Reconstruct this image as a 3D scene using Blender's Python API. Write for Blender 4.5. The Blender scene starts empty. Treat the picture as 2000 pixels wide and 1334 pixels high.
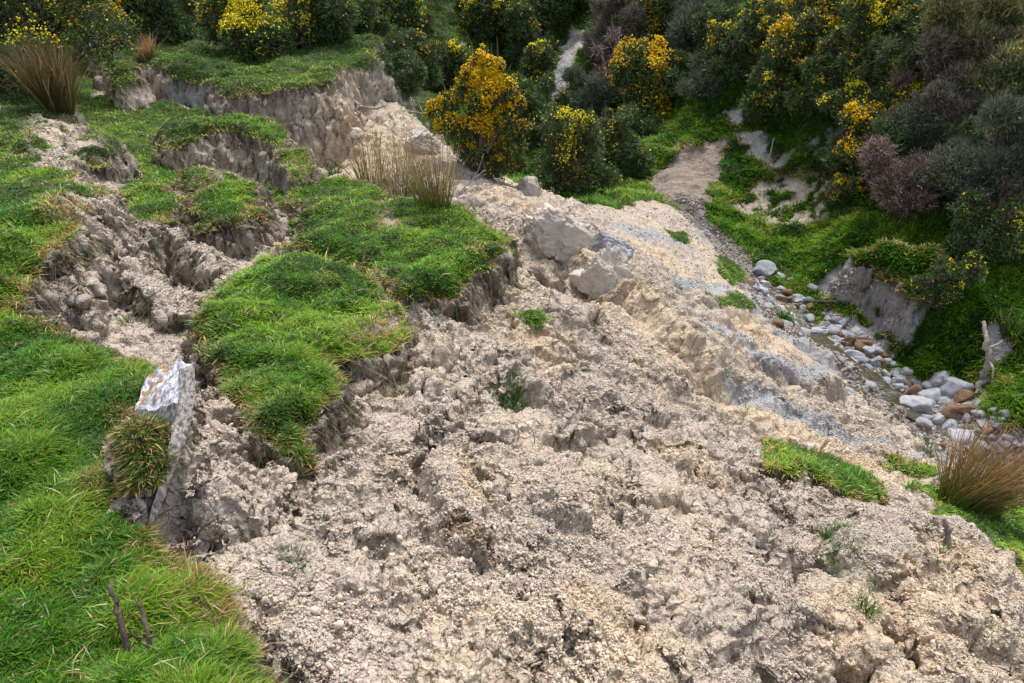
import bpy, math, random
import numpy as np
from mathutils import Vector

# ------------------------------------------------------------------ camera, world, sun, exposure
SC = bpy.context.scene
PITCH = math.radians(30.0)
FPX = 1450.0
cam_d = bpy.data.cameras.new("camera")
cam_d.lens = 36.0 * FPX / 2000.0
cam_d.sensor_width = 36.0
cam_d.clip_start = 0.05
cam_d.clip_end = 500.0
cam = bpy.data.objects.new("camera", cam_d)
SC.collection.objects.link(cam)
cam.location = (0, 0, 0)
cam.rotation_euler = (math.radians(90) - PITCH, 0, 0)
SC.camera = cam
SC.render.resolution_x = 1024
SC.render.resolution_y = 683

SUN_EL, SUN_AZ = math.radians(62), math.radians(15)     # high, from ahead and slightly to the right
wd = bpy.data.worlds.new("World")
SC.world = wd
wd.use_nodes = True
wn = wd.node_tree.nodes
bg = wn["Background"]
sky = wn.new("ShaderNodeTexSky")
sky.sky_type = 'NISHITA'
sky.sun_disc = False
sky.sun_elevation = SUN_EL
sky.sun_rotation = SUN_AZ
sky.air_density = 1.0
sky.dust_density = 3.5
sky.ozone_density = 0.6
hs = wn.new("ShaderNodeHueSaturation"); hs.inputs["Saturation"].default_value = 0.55      # thin overcast
wd.node_tree.links.new(sky.outputs[0], hs.inputs["Color"]); wd.node_tree.links.new(hs.outputs[0], bg.inputs[0])
bg.inputs[1].default_value = 0.15
sl = bpy.data.lights.new("sun", 'SUN')
sl.energy = 1.5
sl.angle = math.radians(10)
sl.color = (1.0, 0.96, 0.90)
so = bpy.data.objects.new("sun", sl)
SC.collection.objects.link(so)
sd_ = Vector((math.sin(SUN_AZ) * math.cos(SUN_EL), math.cos(SUN_AZ) * math.cos(SUN_EL), math.sin(SUN_EL)))
so.rotation_euler = sd_.to_track_quat('Z', 'Y').to_euler()
SC.view_settings.view_transform = 'Standard'
SC.view_settings.look = 'None'
SC.view_settings.exposure = 0.96
SC.view_settings.gamma = 1.0

# ------------------------------------------------------------------ helpers
RNG = np.random.default_rng(7)
COL = SC.collection

def hash3(ix, iy, iz, seed):
    h = (ix.astype(np.int64) * 374761393 + iy.astype(np.int64) * 668265263 + iz.astype(np.int64) * 2147483647 + seed * 974634777) & 0xFFFFFFFF
    h = ((h ^ (h >> 13)) * 1274126177) & 0xFFFFFFFF
    h = ((h ^ (h >> 16)) * 2246822519) & 0xFFFFFFFF
    return ((h ^ (h >> 15)) & 0xFFFFFF).astype(np.float32) / 16777215.0

def vnoise2(x, y, seed=0):
    xi = np.floor(x); yi = np.floor(y)
    fx = (x - xi).astype(np.float32); fy = (y - yi).astype(np.float32)
    fx = fx * fx * fx * (fx * (fx * 6 - 15) + 10); fy = fy * fy * fy * (fy * (fy * 6 - 15) + 10)
    xi = xi.astype(np.int64); yi = yi.astype(np.int64); z = np.zeros_like(xi)
    a = hash3(xi, yi, z, seed); b = hash3(xi + 1, yi, z, seed)
    c = hash3(xi, yi + 1, z, seed); d = hash3(xi + 1, yi + 1, z, seed)
    return (a + (b - a) * fx) * (1 - fy) + (c + (d - c) * fx) * fy * 1.0 if False else ((a + (b - a) * fx) * (1 - fy) + (c + (d - c) * fx) * fy) * 2 - 1

def fbm2(x, y, octs=4, seed=0, gain=0.5):
    s = 0; a = 1; f = 1; n = 0
    for o in range(octs):
        s = s + a * vnoise2(x * f + 17.3 * o, y * f - 9.1 * o, seed + o); n += a
        a *= gain; f *= 2.03
    return s / n

def vnoise3(x, y, z, seed=0):
    xi = np.floor(x); yi = np.floor(y); zi = np.floor(z)
    fx = x - xi; fy = y - yi; fz = z - zi
    fx = fx * fx * (3 - 2 * fx); fy = fy * fy * (3 - 2 * fy); fz = fz * fz * (3 - 2 * fz)
    xi = xi.astype(np.int64); yi = yi.astype(np.int64); zi = zi.astype(np.int64)
    r = 0
    for dz in (0, 1):
        wz = fz if dz else 1 - fz
        for dy in (0, 1):
            wy = fy if dy else 1 - fy
            for dx in (0, 1):
                wx = fx if dx else 1 - fx
                r = r + hash3(xi + dx, yi + dy, zi + dz, seed) * wx * wy * wz
    return r * 2 - 1

def fbm3(x, y, z, octs=3, seed=0, gain=0.5):
    s = 0; a = 1; f = 1; n = 0
    for o in range(octs):
        s = s + a * vnoise3(x * f + 7.7 * o, y * f, z * f - 3.1 * o, seed + o); n += a
        a *= gain; f *= 2.07
    return s / n

def worley3(x, y, z, seed=0):
    """nearest and second-nearest feature distance, cells of size 1"""
    bx = np.floor(x - 0.5); by = np.floor(y - 0.5); bz = np.floor(z - 0.5)
    d1 = np.full(x.shape, 9.0, np.float32); d2 = d1.copy()
    for i in (0, 1):
        for j in (0, 1):
            for k in (0, 1):
                cx = (bx + i).astype(np.int64); cy = (by + j).astype(np.int64); cz = (bz + k).astype(np.int64)
                px = cx + 0.15 + 0.7 * hash3(cx, cy, cz, seed)
                py = cy + 0.15 + 0.7 * hash3(cx, cy, cz, seed + 11)
                pz = cz + 0.15 + 0.7 * hash3(cx, cy, cz, seed + 23)
                d = ((px - x) ** 2 + (py - y) ** 2 + (pz - z) ** 2).astype(np.float32)
                m = d < d1
                d2 = np.where(m, d1, np.minimum(d2, d))
                d1 = np.where(m, d, d1)
    return np.sqrt(d1), np.sqrt(d2)

def facets3(x, y, z, seed=0):
    """cells of broken clay, every one a plane tilted its own way"""
    bx = np.floor(x - 0.5); by = np.floor(y - 0.5); bz = np.floor(z - 0.5)
    d1 = np.full(x.shape, 9.0, np.float32); val = np.zeros(x.shape, np.float32)
    for i in (0, 1):
        for j in (0, 1):
            for k in (0, 1):
                cx = (bx + i).astype(np.int64); cy = (by + j).astype(np.int64); cz = (bz + k).astype(np.int64)
                px = cx + 0.15 + 0.7 * hash3(cx, cy, cz, seed)
                py = cy + 0.15 + 0.7 * hash3(cx, cy, cz, seed + 11)
                pz = cz + 0.15 + 0.7 * hash3(cx, cy, cz, seed + 23)
                d = ((px - x) ** 2 + (py - y) ** 2 + (pz - z) ** 2).astype(np.float32)
                g = (hash3(cx, cy, cz, seed + 31) - .5) * (x - px) + (hash3(cx, cy, cz, seed + 37) - .5) * (y - py) + (hash3(cx, cy, cz, seed + 41) - .5) * (z - pz) + .5 * (hash3(cx, cy, cz, seed + 43) - .5)
                m = d < d1
                val = np.where(m, g, val); d1 = np.where(m, d, d1)
    return val

def sstep(a, b, x):
    t = np.clip((x - a) / (b - a), 0, 1)
    return t * t * (3 - 2 * t)

CP, SP = math.cos(PITCH), math.sin(PITCH)
def ray(px, py):
    u = (np.asarray(px, float) - 1000) / FPX; v = (667 - np.asarray(py, float)) / FPX
    return np.stack([u, CP + v * SP, -SP + v * CP], -1)

def at_z(px, py, z):
    d = ray(px, py)
    return d * (z / d[..., 2])[..., None] if hasattr(z, 'shape') else d * (z / d[..., 2])

def to_px(P):
    x, y, z = P[..., 0], P[..., 1], P[..., 2]
    f = y * CP - z * SP
    up = y * SP + z * CP
    f = np.where(f > 0.05, f, 0.05)
    return 1000 + FPX * x / f, 667 - FPX * up / f

def sdf_poly(x, y, P):
    """signed distance (negative inside)"""
    P = np.asarray(P, float)[:, :2]
    n = len(P)
    d = np.full(x.shape, 1e9); s = np.zeros(x.shape, bool)
    for i in range(n):
        ax, ay = P[i]; bx, by = P[(i + 1) % n]
        ex, ey = bx - ax, by - ay
        L = ex * ex + ey * ey + 1e-12
        t = np.clip(((x - ax) * ex + (y - ay) * ey) / L, 0, 1)
        dd = (x - ax - t * ex) ** 2 + (y - ay - t * ey) ** 2
        d = np.minimum(d, dd)
        c = ((ay > y) != (by > y))
        if abs(ey) > 1e-12:
            s ^= c & (x < ex * (y - ay) / ey + ax)
    d = np.sqrt(d)
    return np.where(s, -d, d)

def dist_line(x, y, P):
    """distance to polyline, and parameter 0..1 along it"""
    P = np.asarray(P, float)
    d = np.full(x.shape, 1e9); tt = np.zeros(x.shape)
    n = len(P) - 1
    for i in range(n):
        ax, ay = P[i][:2]; bx, by = P[i + 1][:2]
        ex, ey = bx - ax, by - ay
        t = np.clip(((x - ax) * ex + (y - ay) * ey) / (ex * ex + ey * ey + 1e-12), 0, 1)
        dd = (x - ax - t * ex) ** 2 + (y - ay - t * ey) ** 2
        m = dd < d
        d = np.where(m, dd, d); tt = np.where(m, (i + t) / n, tt)
    return np.sqrt(d), tt

# ------------------------------------------------------------------ terrain, low ground: heights at known spots
CTRL_PX = [  # (pixel x, pixel y, height z) picked off the photograph with an estimated height
 # foreground mud, falling to the right
 (500,1334,-1.95),(700,1334,-1.98),(1000,1334,-2.05),(1400,1334,-2.40),(1700,1334,-2.7),(2000,1334,-3.05),
 (430,1130,-1.90),(700,1100,-2.08),(1000,1000,-2.28),(1400,1000,-2.95),(1700,1080,-3.05),(1990,1120,-3.45),
 (400,900,-2.0),(700,900,-2.25),(1000,850,-2.45),(1300,850,-3.0),(1600,900,-3.80),(1450,830,-3.5),
 (400,740,-2.18),(760,740,-2.45),(900,640,-2.65),(1050,700,-2.68),(1200,700,-3.05),(1400,700,-3.52),(1500,760,-3.95),
 (340,650,-2.2),(250,610,-2.25),(290,540,-2.4),(360,570,-2.35),(200,560,-2.25),
 (1950,1000,-4.25),(1880,940,-4.35),(1780,950,-4.05),
 (1100,560,-2.95),(1000,560,-2.75),(1200,600,-3.12),(1120,480,-3.0),(1250,520,-3.6),(1340,600,-3.82),(1050,420,-2.95),
 (1200,440,-3.75),(1120,400,-3.45),(1000,375,-3.2),(900,315,-2.9),(850,262,-2.76),(800,230,-2.62),(750,280,-2.76),(770,205,-2.45),(700,250,-2.82),
 (700,330,-3.0),(640,330,-3.05),(780,340,-2.85),(740,150,-2.35),(700,190,-2.5),
 (1300,460,-4.2),(1400,540,-4.5),(1460,590,-4.75),(1300,410,-4.35),(1180,395,-4.05),
 (1550,700,-4.75),(1650,760,-5.0),(1750,830,-5.2),(1850,890,-5.1),(1500,640,-4.75),
 # middle left, between the turf blocks
 (300,330,-2.5),(200,300,-2.4),(250,230,-2.45),(380,210,-2.5),(480,300,-2.75),(430,340,-2.72),(560,370,-2.75),
 (300,480,-2.5),(400,520,-2.5),(460,450,-2.62),(560,450,-2.6),(640,520,-2.45),(750,420,-2.7),(850,440,-2.75),
 (60,250,-2.15),(50,350,-2.0),(330,190,-2.45),(220,160,-2.4),(450,200,-2.5),(560,330,-2.95),(140,420,-2.0),
 (60,150,-2.1),(500,130,-2.75),
 # stream bed
 (1345,410,-4.62),(1395,460,-4.78),(1460,520,-4.93),(1510,575,-5.03),(1580,640,-5.15),(1660,700,-5.28),(1740,770,-5.42),(1830,820,-5.52),(1920,880,-5.62),
 (1990,920,-5.75),(1780,700,-5.38),(1700,650,-5.28),(1870,760,-5.47),
 # far bank and hillside
 (1560,520,-4.95),(1620,560,-4.98),(1700,615,-5.1),(1790,650,-5.1),(1880,700,-5.2),(1970,790,-5.25),(1850,620,-4.75),(1940,640,-4.75),
 (1450,430,-4.7),(1560,470,-4.75),(1560,380,-4.4),(1560,280,-3.75),(1560,180,-3.0),(1560,0,-1.6),
 (1660,470,-4.4),(1750,450,-4.2),(1750,350,-3.7),(1750,250,-3.1),(1750,150,-2.4),(1750,0,-1.3),
 (1990,600,-4.6),(1990,450,-3.9),(1990,250,-2.75),(1990,50,-1.5),(1870,520,-4.35),
 (1370,360,-4.5),(1400,290,-4.1),(1300,230,-4.1),(1300,100,-3.0),(1300,0,-1.9),(1430,200,-3.4),(1430,60,-2.2),(1250,330,-4.45),
 (1150,390,-4.2),(1100,250,-4.3),(1100,100,-3.4),(1100,0,-2.3),(900,100,-3.3),(900,0,-2.2),(800,150,-3.5),(700,30,-2.2),
]
CTRL_W = [(-0.3,11.6,-4.0),(0.6,12.6,-4.3),(-1.6,13.4,-3.9),(-3.2,17,-3.0),(-1,16,-4.2),
 (-6,16,-2.0),(-10,14,-1.6),(-12,20,0.0),(-4,23,-0.8),(-8,11,-2.0),(-7,8,-1.9),(-6,4,-1.7),(-5,-3,-1.3),(-10,0,-1.0),(-3,0,-1.7),(0,0.5,-1.75),(0,-4,-1.6),(2,0,-2.8),
 (5,0,-5.0),(8,2,-6.3),(10,-3,-7.0),(4,-6,-4.5),(12,4,-3.6),(14,-2,-4.5),(15,8,-0.5),(11,14,0.8),(9,20,2.5),(3,28,1.0),(-3,30,2.0),(5,3,-4.9),(7,5.5,-5.9),(8.6,7,-4.6),
 (20,20,8),(0,45,9),(-25,30,5),(25,0,4),(-30,0,1),(0,-30,0),(30,-25,0),(40,30,14),(-20,50,9),(20,50,13),(-45,-30,2),(60,0,9),(-60,20,5),(0,-60,2),(0,65,14),(60,60,18),(-60,60,12),(60,-60,4),(-60,-60,2)]
_c = np.array([list(at_z(a, b, c)) for a, b, c in CTRL_PX] + [list(p) for p in CTRL_W])

def tps_fit(P, lam=0.02):
    n = len(P)
    d = np.hypot(P[:, None, 0] - P[None, :, 0], P[:, None, 1] - P[None, :, 1])
    K = np.where(d > 0, d * d * np.log(d + 1e-12), 0) + lam * np.eye(n)
    Q = np.c_[np.ones(n), P[:, :2]]
    A = np.block([[K, Q], [Q.T, np.zeros((3, 3))]])
    return np.linalg.solve(A, np.r_[P[:, 2], 0, 0, 0])

_w = tps_fit(_c)
def tps(x, y):
    x = np.asarray(x, float); y = np.asarray(y, float)
    sh = x.shape; x = x.ravel(); y = y.ravel(); out = np.empty(len(x))
    n = len(_c)
    cx = _c[:, 0].astype(np.float32); cy = _c[:, 1].astype(np.float32); w = _w[:n].astype(np.float64)
    for i in range(0, len(x), 60000):
        xs = x[i:i + 60000].astype(np.float32); ys = y[i:i + 60000].astype(np.float32)
        d = (xs[:, None] - cx) ** 2 + (ys[:, None] - cy) ** 2
        k = 0.5 * d * np.log(d + 1e-9)
        out[i:i + 60000] = k.astype(np.float64) @ w
    return (out + _w[n] + _w[n + 1] * x + _w[n + 2] * y).reshape(sh)

def PZ(lst):   # (px,py,z) or ('w',x,y,z)
    return np.array([list(p[1:]) if p[0] == 'w' else list(at_z(*p)) for p in lst])

# blocks of turf or clay: outline of the top rim with its heights, steepness of the sides, edge raggedness
BLOCKS = []
def block(pts, k=2.6, rag=0.10, fr=3.0, lump=0.04, top=1.0):
    P = PZ(pts)
    BLOCKS.append((P, k, rag, fr, lump, top))
# foreground turf and the terrace on the left
block([(530,1334,-1.74),(475,1260,-1.72),(425,1180,-1.70),(370,1095,-1.68),(295,1020,-1.68),(285,960,-1.68),(275,860,-1.70),(285,800,-1.72),(318,728,-1.76),
       (290,705,-1.78),(205,665,-1.80),(110,622,-1.76),(60,575,-1.68),(38,515,-1.58),(95,435,-1.60),(150,395,-1.64),(205,355,-1.72),(150,325,-1.78),(110,300,-1.85),(0,285,-1.85),
       ('w',-8,6,-1.8),('w',-9,-5,-1.3),('w',0.5,-5,-1.5),('w',0.1,0.4,-1.66),('w',-0.4,0.9,-1.70)], k=2.6, rag=0.07, fr=4.5, lump=0.05)
block([(0,212,-1.98),(90,208,-2.02),(165,232,-2.05),(210,285,-2.1),(195,310,-2.12),(120,300,-2.0),(0,275,-1.98),('w',-7.5,7.6,-1.9)], k=2.0, rag=0.2, lump=0.08)
block([(248,818,-1.53),(275,814,-1.52),(300,810,-1.515),(324,806,-1.515),(312,850,-1.57),(288,940,-1.64),(265,1000,-1.68),(238,940,-1.66),(238,860,-1.62)], k=2.6, rag=0.05, fr=6, lump=0.03)
# upper terrace
block([(185,95,-1.95),(235,160,-2.05),(262,150,-2.05),(275,114,-1.97),(320,125,-1.98),(400,140,-2.0),(450,165,-2.02),(500,162,-2.02),(560,160,-2.0),(640,158,-2.0),(650,130,-1.95),(690,118,-1.93),
       (742,107,-1.9),(728,88,-1.9),('w',-2.4,14,-1.9),('w',-4,15.5,-1.9),('w',-9,15.5,-1.8),('w',-9,12.6,-1.85)], k=2.2, rag=0.16, fr=2.4, lump=0.07)
# hummocky blocks in the middle left
block([(315,292,-2.36),(395,250,-2.24),(440,238,-2.2),(500,252,-2.25),(550,275,-2.3),(560,255,-2.35),(500,225,-2.33),(420,205,-2.35),(330,225,-2.42)], k=2.2, rag=0.16)
block([(540,285,-2.32),(600,285,-2.34),(608,320,-2.38),(590,345,-2.42),(555,320,-2.38)], k=4.0, rag=0.08)
block([(368,410,-2.2),(400,362,-2.16),(470,345,-2.18),(515,385,-2.22),(520,430,-2.3),(450,440,-2.22),(400,435,-2.2)], k=2.0, rag=0.14, lump=0.09)
block([(240,372,-2.1),(310,350,-2.12),(352,385,-2.14),(350,420,-2.1),(300,445,-2.08),(240,440,-2.06),(232,400,-2.1)], k=2.4, rag=0.12)
block([(350,335,-2.25),(400,325,-2.28),(425,350,-2.3),(385,362,-2.25),(355,355,-2.25)], k=2.0, rag=0.08)
block([(240,462,-2.06),(330,448,-2.1),(400,470,-2.14),(432,498,-2.18),(420,520,-2.2),(385,470,-2.2),(300,470,-2.2),(250,480,-2.15)], k=2.0, rag=0.1)
block([(225,505,-2.05),(270,500,-2.08),(330,560,-2.12),(360,600,-2.1),(330,610,-2.1),(250,560,-2.06)], k=1.6, rag=0.1)
# big turf block with its tongue
block([(395,600,-2.02),(408,548,-2.06),(432,505,-2.12),(520,472,-2.18),(620,482,-2.22),(690,520,-2.26),(740,560,-2.27),(790,600,-2.27),(792,640,-2.24),(730,672,-2.18),
       (655,690,-2.10),(640,740,-2.05),(620,800,-2.03),(612,880,-2.06),(570,872,-2.05),(505,800,-1.99),(445,742,-1.98),(405,690,-1.98)], k=2.8, rag=0.10, fr=4, lump=0.06)
# right turf block under the rushes
block([(540,455,-2.28),(600,405,-2.34),(700,395,-2.38),(800,392,-2.38),(880,385,-2.36),(1000,428,-2.48),(990,465,-2.46),(975,510,-2.42),(900,560,-2.38),(800,570,-2.34),(745,548,-2.32),(690,508,-2.3),(600,470,-2.3)],
      k=3.2, rag=0.12, fr=3.5, lump=0.06)
block([(540,390,-2.5),(620,345,-2.56),(700,350,-2.56),(760,370,-2.55),(740,395,-2.5),(640,400,-2.46)], k=1.4, rag=0.12, lump=0.06)
# far bank beside the stream, undercut

NG = len(BLOCKS); EXTRA = []
BBs = [(P[:, 0].min() - 1.6, P[:, 0].max() + 1.6, P[:, 1].min() - 1.6, P[:, 1].max() + 1.6) for P, *_ in BLOCKS]

STREAM = PZ([(1325,395,-4.55),(1345,412,-4.62),(1395,460,-4.78),(1460,520,-4.93),(1510,575,-5.03),(1580,640,-5.15),(1660,700,-5.28),(1740,770,-5.42),(1830,825,-5.52),(1920,885,-5.62),(1995,925,-5.75),('w',7.2,4.5,-6.1),('w',9,0,-6.9)])

# lines in the ground: cracks and gullies (-) and ribs (+): pixel polyline on the low ground, half width, height
LINES = []
def line(px, w, a, zg=None, sharp=2.0, wob=0.03):
    LINES.append([px, w, a, sharp, wob, None])
line([(560,1170),(590,1220),(600,1290)], 0.05, -0.14, sharp=4)
line([(1005,1130),(1050,1170),(1080,1230),(1110,1300)], 0.03, -0.10, sharp=4)
line([(1030,1110),(1080,1140),(1120,1190),(1190,1280)], 0.05, 0.07)
line([(1530,1150),(1560,1120),(1610,1100)], 0.018, -0.12, sharp=6)
line([(1530,1150),(1590,1190),(1610,1240),(1640,1270)], 0.022, -0.10, sharp=6)
line([(1310,930),(1360,900),(1400,960)], 0.12, 0.10)
line([(380,930),(390,980),(400,1010)], 0.04, -0.20, sharp=4)
line([(430,960),(470,1000),(500,1030)], 0.12, 0.12)
line([(890,640),(860,720),(820,800)], 0.13, 0.18)
line([(830,880),(845,960),(870,1040)], 0.06, -0.16)
line([(640,900),(720,980),(760,1080)], 0.10, 0.10)
line([(590,900),(640,1000),(690,1100)], 0.07, -0.10)
line([(980,1000),(1080,1060),(1180,1150)], 0.08, -0.10)
line([(1060,980),(1180,1060),(1300,1180)], 0.12, 0.11)
line([(1380,960),(1480,1040),(1560,1120)], 0.12, 0.10)
line([(1340,980),(1430,1070),(1500,1170)], 0.07, -0.10)
line([(950,700),(1050,790),(1150,880)], 0.14, 0.10)
line([(1000,690),(1110,770),(1220,870)], 0.09, -0.10)
line([(760,690),(740,760),(700,820)], 0.10, 0.07)
line([(1120,500),(1180,560),(1250,620),(1330,700),(1430,780)], 0.18, 0.26)
line([(1210,560),(1190,530),(1170,480)], 0.2, 0.12)
line([(1240,600),(1350,680),(1500,760),(1640,850)], 0.22, 0.12)
line([(1330,640),(1450,700),(1580,790),(1700,860)], 0.14, -0.12)
line([(1340,560),(1440,590),(1470,570)], 0.2, 0.10)
line([(1480,650),(1600,690),(1690,760)], 0.2, 0.16)
line([(1470,690),(1560,740),(1680,830)], 0.12, -0.14)
line([(640,860),(740,800),(800,740)], 0.08, -0.08)
line([(212,400),(218,450),(228,510),(245,570)], 0.08, -0.38, sharp=3)
line([(120,470),(160,560),(215,620)], 0.10, 0.12)
line([(70,520),(110,590)], 0.05, -0.12)
line([(405,470),(420,490),(435,500)], 0.06, -0.25, sharp=3)
line([(320,520),(345,560),(352,590)], 0.035, -0.2, sharp=4)
line([(1130,1270),(1160,1334)], 0.03, -0.08, sharp=4)
line([(780,1334),(830,1290),(800,1240)], 0.05, 0.05)
line([(680,1150),(740,1150),(800,1175)], 0.07, 0.08)
line([(440,1175),(490,1180),(530,1160)], 0.07, 0.08)
line([(620,230),(650,290),(640,330)], 0.18, -0.15)
line([(660,200),(690,250),(700,300)], 0.10, 0.12)
line([(650,210),(670,260)], 0.05, -0.18)
line([(1600,1000),(1640,1100),(1690,1180)], 0.06, -0.08)
line([(1860,1240),(1900,1290),(2000,1310)], 0.06, -0.12, sharp=3)
line([(1780,1190),(1900,1230),(2000,1270)], 0.12, 0.08)
line([(370,92),(420,80),(485,92)], 0.28, 0.24)
line([(1280,340),(1340,360),(1400,420)], 0.4, 0.1)
line([(1690,590),(1730,600),(1765,605)], 0.22, -0.22)
line([(1660,515),(1710,525),(1775,560)], 0.16, 0.16)
line([(1045,525),(1068,552),(1105,560)], 0.08, -0.40, sharp=4)

def H(x, y, detail=True, lines=True):
    x = np.asarray(x, float); y = np.asarray(y, float)
    sh = x.shape; x = x.ravel(); y = y.ravel()
    z = tps(x, y)
    r = np.hypot(x, y)
    # broad lumps of the slumped clay and the hills
    z = z + 0.07 * fbm2(x * 1.1, y * 1.1, 3, 5) * sstep(1.0, 4.0, r) + 0.55 * fbm2(x * .22, y * .22, 3, 9) * sstep(14, 30, r) + 0.18 * fbm2(x * .7, y * .7, 3, 19) * sstep(11.5, 15, r)
    # flow ridges down the slope
    ua = (x * 0.72 + y * 0.69) * 1.5; ub = (x * 0.69 - y * 0.72) * 3.4
    rid = fbm2(ua + 0.5 * fbm2(x * 2, y * 2, 2, 12), ub, 4, 13)
    z = z + (0.125 * (0.4 - np.abs(rid) * 2.0) + 0.055 * fbm2(ua * 2.2, ub * 1.6, 3, 15)) * sstep(1.0, 2.2, r) * sstep(-2.2, -1.0, x + 0.15 * y) * sstep(11, 8, r)
    if lines:
        for L in LINES:
            if L[5] is None: continue
            P = L[5]; w, a, sharp, wob = L[1:5]
            m = (x > P[:, 0].min() - 4 * w) & (x < P[:, 0].max() + 4 * w) & (y > P[:, 1].min() - 4 * w) & (y < P[:, 1].max() + 4 * w)
            if m.any():
                xx = x[m] + wob * fbm2(x[m] * 6, y[m] * 6, 3, 31); yy = y[m] + wob * fbm2(x[m] * 6 + 50, y[m] * 6, 3, 32)
                d, t = dist_line(xx, yy, P)
                fade = np.clip(np.minimum(t, 1 - t) * 6, 0, 1) ** 0.6
                z[m] += a * fade * np.exp(-(d / w) ** sharp)
    low = z.copy(); rim = np.full(x.shape, 9.0)
    for bidx, ((P, k, rag, fr, lump, top), bb) in enumerate(zip(BLOCKS, BBs)):
        m = (x > bb[0]) & (x < bb[1]) & (y > bb[2]) & (y < bb[3])
        if not m.any(): continue
        xm, ym = x[m], y[m]
        wx = xm + 1.5 * rag * fbm2(xm * fr, ym * fr, 5, 41, .6); wy = ym + 1.5 * rag * fbm2(xm * fr + 31, ym * fr + 7, 5, 43, .6)
        s = sdf_poly(wx, wy, P)
        wsum = 0; zs = 0; so2 = min(.04, (.10 * max(np.ptp(P[:, 0]), np.ptp(P[:, 1]))) ** 2)
        for p in P:
            ww = 1.0 / ((xm - p[0]) ** 2 + (ym - p[1]) ** 2 + so2) ** 1.5
            wsum = wsum + ww; zs = zs + ww * p[2]
        tz = zs / wsum + lump * fbm2(xm * 2.6, ym * 2.6, 3, 47) + 0.3 * lump * fbm2(xm * 8, ym * 8, 2, 48)
        so_ = np.maximum(s, 0)
        flute = 1 + 0.45 * fbm2(xm * 5, ym * 5, 2, 49)
        big_ = so2 > .035
        tz = tz - k * so_ * flute - (0.09 if big_ else .03) * sstep(-0.26 if big_ else -.1, 0.0, s) ** 1.5 + (.10 * fbm2(xm * 1.5, ym * 1.5, 3, 147) * sstep(3.2, 4.5, np.hypot(xm, ym)) if big_ else 0)
        zz = z[m]
        up = tz > zz
        z[m] = np.where(up, tz, zz)
        bidx += 0
        rr = rim[m]; rr = np.where(up, s if ((bidx < NG and bidx not in (2,)) or (0 <= bidx - NG < len(EXTRA) and EXTRA[bidx - NG])) else 9.0, rr); rim[m] = rr
    # stream bed cut
    d, _ = dist_line(x + 0.15 * fbm2(x * 2, y * 2, 2, 71), y + 0.15 * fbm2(x * 2 + 9, y * 2, 2, 72), STREAM)
    d = d * (1 + 1.1 * sstep(10.0, 11.4, y))
    z = z - 0.10 * np.exp(-(d / 0.28) ** 2)
    return z.reshape(sh), rim.reshape(sh), d.reshape(sh), low.reshape(sh)

_ts = 1.3 * (60 / 1.3) ** np.linspace(0, 1, 420)
def hit(px, py):
    """world points where the sight lines through photo pixels meet the ground"""
    px = np.atleast_1d(np.asarray(px, float)); py = np.atleast_1d(np.asarray(py, float))
    D = ray(px, py)
    P = D[:, None, :] * _ts[None, :, None]
    below = P[..., 2] < H(P[..., 0], P[..., 1])[0]
    i = np.where(below.any(1), below.argmax(1), len(_ts) - 1)
    lo = _ts[np.maximum(i - 1, 0)]; hi = _ts[i]
    for _ in range(9):
        mid = (lo + hi) / 2; Q = D * mid[:, None]
        b = Q[:, 2] < H(Q[:, 0], Q[:, 1])[0]
        hi = np.where(b, mid, hi); lo = np.where(b, lo, mid)
    Q = D * hi[:, None]
    return Q, hi

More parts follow.
